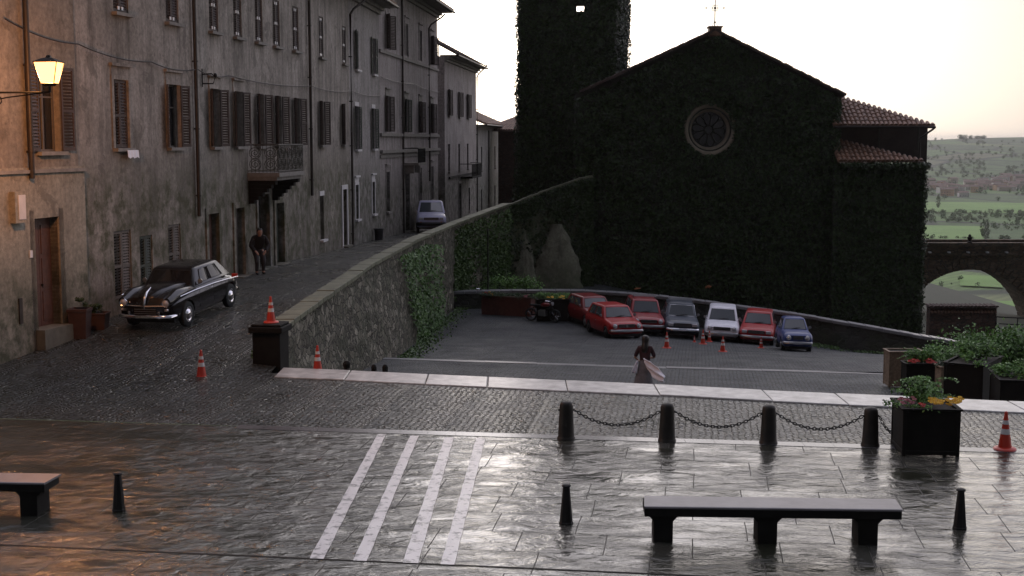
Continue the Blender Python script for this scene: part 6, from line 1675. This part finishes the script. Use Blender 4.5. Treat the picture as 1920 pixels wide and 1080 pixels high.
mb = MB(); mb.tube([(-.52, -2.06, .66), (0, -2.13, .66), (.52, -2.06, .66)], .016, 5); mb.build('nose_bar', 'chrome', bc)
# driver-side dark interior shows as glass; rear-view mirror
# lilac-white van on the street
zv = road_z(-4.85, 77)
Pv = dict(L=4.3, W=1.72, paint='paint_silverblue', round=.4, wr=.31, wheels=(-1.35, 1.3), bump=.48, bh=.10, bumper='plastic_black',
    hull=[(-2.12, .34, .88, .80), (-2.0, .28, .96, .845), (-1.4, .26, 1.14, .86), (1.9, .26, 1.14, .86), (2.12, .34, 1.08, .82)],
    cabin=(-1.42, -.75, 1.85, 2.06, 1.08, 1.76, .80, .66), zf=.78, hx=.58, lamp='rect', grille=(.42, .70, .84), bars=2, seams=(-.9, .15, 1.2), side=((.10, .30), (.33, .62), (.66, .94)), cat='van', zi=.58)
vt = make_car('pale lilac van driving down the street between the houses and the wall', (-4.72, 77.6, zv + .02), R(4), Pv); vt.name = 'van'
vt.rotation_euler.x = math.atan(-.029)
q = dp(1000, 500, 90)
# cones and stands in front of the parked row
for px, py, s_, lab in ((1250, 653, 1.0, 'orange cone in front of the slate car'), (1318, 645, .95, 'orange cone with white bands between the slate and white cars'), (1330, 640, .8, 'orange cone close to the white car bumper'), (1355, 660, .95, 'orange cone on the wet cobbles in front of the white car'), (1427, 652, .75, 'orange cone in front of the red compact car'), (1302, 641, .45, 'short orange cone low beside the slate car')):
    z0 = -3
    for _ in range(6): q = gp(px, py, z0); z0 = park_z(q.x, q.y)
    cone((q.x, q.y, z0), lab, s_)

# ------------------------------------------------------------------ PEOPLE
def skin_fig(name, joints, edges, mat, parent, sub=2):
    keys = list(joints); me = bpy.data.meshes.new(name); me.from_pydata([joints[k][0] for k in keys], [(keys.index(a), keys.index(b)) for a, b in edges], [])
    o = bpy.data.objects.new(name, me); COL.objects.link(o); o.modifiers.new('s', 'SKIN')
    for i, k in enumerate(keys):
        r = joints[k][1]; me.skin_vertices[0].data[i].radius = (r, r) if not isinstance(r, tuple) else r
    me.skin_vertices[0].data[0].use_root = True
    b = o.modifiers.new('u', 'SUBSURF'); b.levels = sub; b.render_levels = sub
    bpy.context.view_layer.update(); apply_mods(o); o.data.polygons.foreach_set('use_smooth', [True] * len(o.data.polygons))
    o.data.materials.clear(); o.data.materials.append(MATS[mat]); o.parent = parent; return o
def hand(J, E, wrist, p, d, up, key, curl=.5):
    """palm and five fingers rooted at the wrist joint"""
    p, d, up = Vector(p), Vector(d).normalized(), Vector(up).normalized(); sd = d.cross(up).normalized()
    J[key + 'palm'] = (tuple(p + d * .055), (.034, .018)); E.append((wrist, key + 'palm'))
    for i, (o_, l_) in enumerate(((-.028, .068), (-.010, .078), (.010, .072), (.028, .055))):
        a = p + d * .095 + sd * o_; b = a + d * l_ * .5 - up * l_ * .25 * curl; c = b + d * l_ * .35 - up * l_ * .55 * curl
        for nme, q, r in (('a', a, .010), ('b', b, .009), ('c', c, .007)): J[key + 'f%d%s' % (i, nme)] = (tuple(q), r)
        E += [(key + 'palm', key + 'f%da' % i), (key + 'f%da' % i, key + 'f%db' % i), (key + 'f%db' % i, key + 'f%dc' % i)]
    a = p + d * .04 - sd * .035; b = a + d * .035 - sd * .02 - up * .02
    J[key + 'ta'] = (tuple(a), .011); J[key + 'tb'] = (tuple(b), .008); E += [(key + 'palm', key + 'ta'), (key + 'ta', key + 'tb')]
def head_parts(t, c, fwd, haircol='hair', long=False, r=1):
    """face details and hair round a head centre c looking along fwd"""
    c, f = Vector(c), Vector(fwd).normalized(); s_ = f.cross(UPV).normalized()
    mb = MB(); mb.rings([[c + (f * math.cos(a) * rr * 1.12 + s_ * math.sin(a) * rr) + UPV * z for a in [2 * math.pi * k / 14 for k in range(14)]] for rr, z in ((.030, -.125), (.052, -.10), (.066, -.06), (.074, -.01), (.078, .04), (.072, .08), (.05, .112), (.02, .124))]); hd = mb.build('head', 'skin', t, smooth=70)
    mb = MB(); n0 = c + f * .082; mb.add([n0 + UPV * .02, n0 + s_ * .013 - UPV * .025, n0 - s_ * .013 - UPV * .025, n0 + f * .022 - UPV * .02], [(0, 1, 3), (0, 3, 2), (1, 2, 3)]); mb.build('nose', 'skin', hd)
    for k in (-1, 1):
        mb = MB(); mb.lathe(c + f * .074 + s_ * .028 * k + UPV * .018, [(0, -.008), (.011, 0), (0, .008)], 8); mb.build('eye', 'hair', hd)
        mb = MB(); mb.obox(c + s_ * .078 * k, f * .014, s_ * .006, UPV * .026); mb.build('ear', 'skin', hd)
    mb = MB(); mb.obox(c + f * .076 - UPV * .052, s_ * .022, f * .005, UPV * .005); mb.build('mouth', 'lips', hd)
    mb = MB(); rows = [(.030, .140), (.066, .128), (.090, .095), (.097, .05), (.096, .0), (.090, -.05)]
    if long: rows += [(.095, -.12), (.10, -.2), (.09, -.28), (.05, -.33)]
    rs = []
    for rr, z in rows:
        ring = []
        for k in range(16):
            a = 2 * math.pi * k / 16; fr = max(0, math.cos(a)); q = rr * (1 + .08 * noise.noise(Vector((a, z * 9, 2))))
            if z < .06: q *= 1 - .52 * fr ** .6
            off_ = -f * (.012 + (.03 if z < -.08 else 0)); ring.append(c + off_ + f * math.cos(a) * q * 1.08 + s_ * math.sin(a) * q + UPV * z)
        rs.append(ring)
    mb.rings(rs); mb.build('hair', haircol, t, smooth=70)
# woman with the white sheet, seen from behind climbing the steps
wY = 33.6; topw = dp(1210, 632, wY); FZ = topw.z - 1.62
wm = thing('person', (topw.x, wY, FZ), 'woman in dark top and grey skirt carrying a blowing white sheet near the kerb', 'person', rz=R(160))
# local: facing -Y rotated 160deg => facing away
J = {'hip': ((0, 0, .92), (.15, .11)), 'waist': ((0, .01, 1.06), (.115, .085)), 'chest': ((0, .0, 1.24), (.145, .10)), 'neck0': ((0, .0, 1.38), .06), 'neck': ((0, -.01, 1.44), .042), 'skull': ((0, -.02, 1.52), .06),
     'shl': ((-.16, 0, 1.34), .05), 'ell': ((-.22, -.10, 1.10), .036), 'wrl': ((-.10, -.28, 1.05), .025), 'shr': ((.16, 0, 1.34), .05), 'elr': ((.25, .06, 1.10), .036), 'wrr': ((.22, -.16, .98), .025),
     'tl': ((-.09, 0, .84), .085), 'kl': ((-.09, -.10, .48), .055), 'al': ((-.09, .0, .09), .036), 'fl': ((-.09, -.15, .03), .03), 'tr': ((.09, 0, .84), .085), 'kr': ((.09, .04, .48), .055), 'ar': ((.09, .18, .12), .036), 'fr': ((.09, .06, .03), .03)}
E_ = [('hip', 'waist'), ('waist', 'chest'), ('chest', 'neck0'), ('neck0', 'neck'), ('neck', 'skull'), ('chest', 'shl'), ('shl', 'ell'), ('ell', 'wrl'), ('chest', 'shr'), ('shr', 'elr'), ('elr', 'wrr'), ('hip', 'tl'), ('tl', 'kl'), ('kl', 'al'), ('al', 'fl'), ('hip', 'tr'), ('tr', 'kr'), ('kr', 'ar'), ('ar', 'fr')]
hand(J, E_, 'wrl', J['wrl'][0], (.6, -.5, 0), (0, 0, 1), 'L'); hand(J, E_, 'wrr', J['wrr'][0], (-.2, -.8, -.3), (1, 0, 0), 'R')
skin_fig('body', J, E_, 'skin', wm)
head_parts(wm, (0, -.02, 1.525), (.1, -1, -.05), long=True)
T_ = {k: J[k] for k in ('hip', 'waist', 'chest', 'neck0', 'shl', 'ell', 'shr', 'elr')}; T_ = {k: (v[0], tuple(x + .016 for x in v[1]) if isinstance(v[1], tuple) else v[1] + .016) for k, v in T_.items()}
skin_fig('top', T_, [('hip', 'waist'), ('waist', 'chest'), ('chest', 'neck0'), ('chest', 'shl'), ('shl', 'ell'), ('chest', 'shr'), ('shr', 'elr')], 'cloth_maroon', wm)
mb = MB(); rs = []
for k in range(12):
    z = 1.04 - k * .055; r = .135 + .010 * k; ring = []
    for q in range(28):
        a = 2 * math.pi * q / 28; ww = 1 + .05 * math.sin(a * 7 + k * .1) * k / 11; ring.append(Vector((r * math.cos(a) * ww, r * .78 * math.sin(a) * ww + .012 * k, z)))
    rs.append(ring)
mb.rings(rs, caps=False); mb.build('skirt', 'cloth_grey', wm, smooth=60)
# white sheet carried at her right hip and blowing out, with one end trailing on the other side
mb = MB(); nu, nv = 16, 12; vs = []
A0, B0 = Vector((-.04, -.20, 1.02)), Vector((-.62, .10, .52))
for i in range(nu + 1):
    for j in range(nv + 1):
        u, v = i / nu, j / nv; p = Vector((-.02, -.16, 1.06)).lerp(Vector((-.60, .02, .66)), u) ; wd = .05 + .24 * math.sin(math.pi * min(1, u * .75 + .12))
        p += Vector((.05, -.1, -1)) * wd * (v - .35) * 1.1 + Vector((0, .34 + .05 * u, 0)) + Vector((0, 1, 0)) * .05 * math.sin(v * 11 + u * 5) + Vector((1, 0, .3)) * .02 * math.sin(u * 17 + v * 6); vs.append(p)
mb.add(vs, [(i * (nv + 1) + j, (i + 1) * (nv + 1) + j, (i + 1) * (nv + 1) + j + 1, i * (nv + 1) + j + 1) for i in range(nu) for j in range(nv)])
vs = []
for i in range(9):
    for j in range(9):
        u, v = i / 8, j / 8; p = Vector((.16, .12, 1.02)).lerp(Vector((.22, .18, .70)), v) + Vector((.10 * (u - .4) * (.35 + v), .04 * math.sin(u * 12 + v * 3), 0)); vs.append(p)
mb.add(vs, [(i * 9 + j, (i + 1) * 9 + j, (i + 1) * 9 + j + 1, i * 9 + j + 1) for i in range(8) for j in range(8)])
sheet = mb.build('sheet', 'cloth_white', smooth=80); sheet.matrix_world = Matrix.Translation(wm.location) @ Matrix.Rotation(R(160), 4, 'Z')
tag(sheet, 'white sheet draped over the arms of the walking woman and blowing to the right', 'sheet'); sm_ = sheet.modifiers.new('solid', 'SOLIDIFY'); sm_.thickness = .012
# man leaning in the doorway under the balcony
mY = 44.9; ft = dp(487, 514, mY); mX, mZ = ft.x, road_z(ft.x, mY)
mn = thing('person', (mX, mY, mZ), 'person in a dark jacket leaning by the doorway under the iron balcony', 'person', rz=R(20))
J = {'hip': ((0, .18, .78), (.15, .12)), 'waist': ((0, .12, .93), (.15, .11)), 'chest': ((0, -.02, 1.14), (.18, .125)), 'neck0': ((0, -.12, 1.30), .07), 'neck': ((0, -.16, 1.35), .05), 'skull': ((0, -.19, 1.42), .06),
     'shl': ((-.20, -.05, 1.22), .062), 'ell': ((-.30, -.10, .96), .045), 'wrl': ((-.17, -.30, .80), .03), 'shr': ((.20, -.05, 1.22), .062), 'elr': ((.30, -.08, .96), .045), 'wrr': ((.16, -.30, .80), .03),
     'tl': ((-.10, .12, .74), .095), 'kl': ((-.12, -.20, .46), .065), 'al': ((-.10, -.02, .09), .045), 'fl': ((-.11, -.18, .035), .036), 'tr': ((.10, .12, .74), .095), 'kr': ((.13, -.14, .46), .065), 'ar': ((.13, .06, .09), .045), 'fr': ((.15, -.10, .035), .036)}
E2 = [('hip', 'waist'), ('waist', 'chest'), ('chest', 'neck0'), ('neck0', 'neck'), ('neck', 'skull'), ('chest', 'shl'), ('shl', 'ell'), ('ell', 'wrl'), ('chest', 'shr'), ('shr', 'elr'), ('elr', 'wrr'), ('hip', 'tl'), ('tl', 'kl'), ('kl', 'al'), ('al', 'fl'), ('hip', 'tr'), ('tr', 'kr'), ('kr', 'ar'), ('ar', 'fr')]
JJ = dict(J); hand(J, E2, 'wrl', J['wrl'][0], (.5, -.5, -.6), (0, -.5, 1), 'L'); hand(J, E2, 'wrr', J['wrr'][0], (-.5, -.5, -.6), (0, -.5, 1), 'R')
skin_fig('body', J, E2, 'skin', mn); head_parts(mn, (0, -.20, 1.425), (.1, -1, -.15))
fat = lambda ks, d_: {k: (JJ[k][0], tuple(x + d_ for x in JJ[k][1]) if isinstance(JJ[k][1], tuple) else JJ[k][1] + d_) for k in ks}
skin_fig('jacket', fat(('hip', 'waist', 'chest', 'neck0', 'shl', 'ell', 'wrl', 'shr', 'elr', 'wrr'), .034), [('hip', 'waist'), ('waist', 'chest'), ('chest', 'neck0'), ('chest', 'shl'), ('shl', 'ell'), ('ell', 'wrl'), ('chest', 'shr'), ('shr', 'elr'), ('elr', 'wrr')], 'cloth_dark', mn)
skin_fig('trousers', fat(('hip', 'tl', 'kl', 'al', 'tr', 'kr', 'ar'), .012), [('hip', 'tl'), ('tl', 'kl'), ('kl', 'al'), ('hip', 'tr'), ('tr', 'kr'), ('kr', 'ar')], 'cloth_greydark', mn)
for k, f_ in (('al', 'fl'), ('ar', 'fr')):
    a, b = Vector(JJ[k][0]), Vector(JJ[f_][0]); mb = MB(); mb.rings([[Vector((c_.x + rx * math.cos(t_), c_.y, .0 + hz_ * (.5 + .5 * math.sin(t_)))) for t_ in [2 * math.pi * q / 10 for q in range(10)]] for c_, rx, hz_ in ((a + Vector((0, .06, 0)), .035, .08), (a, .045, .12), ((a + b) / 2, .048, .085), (b - Vector((0, .04, 0)), .045, .06), (b - Vector((0, .09, 0)), .02, .04))]); mb.build('shoe', 'rubber', mn, smooth=60)
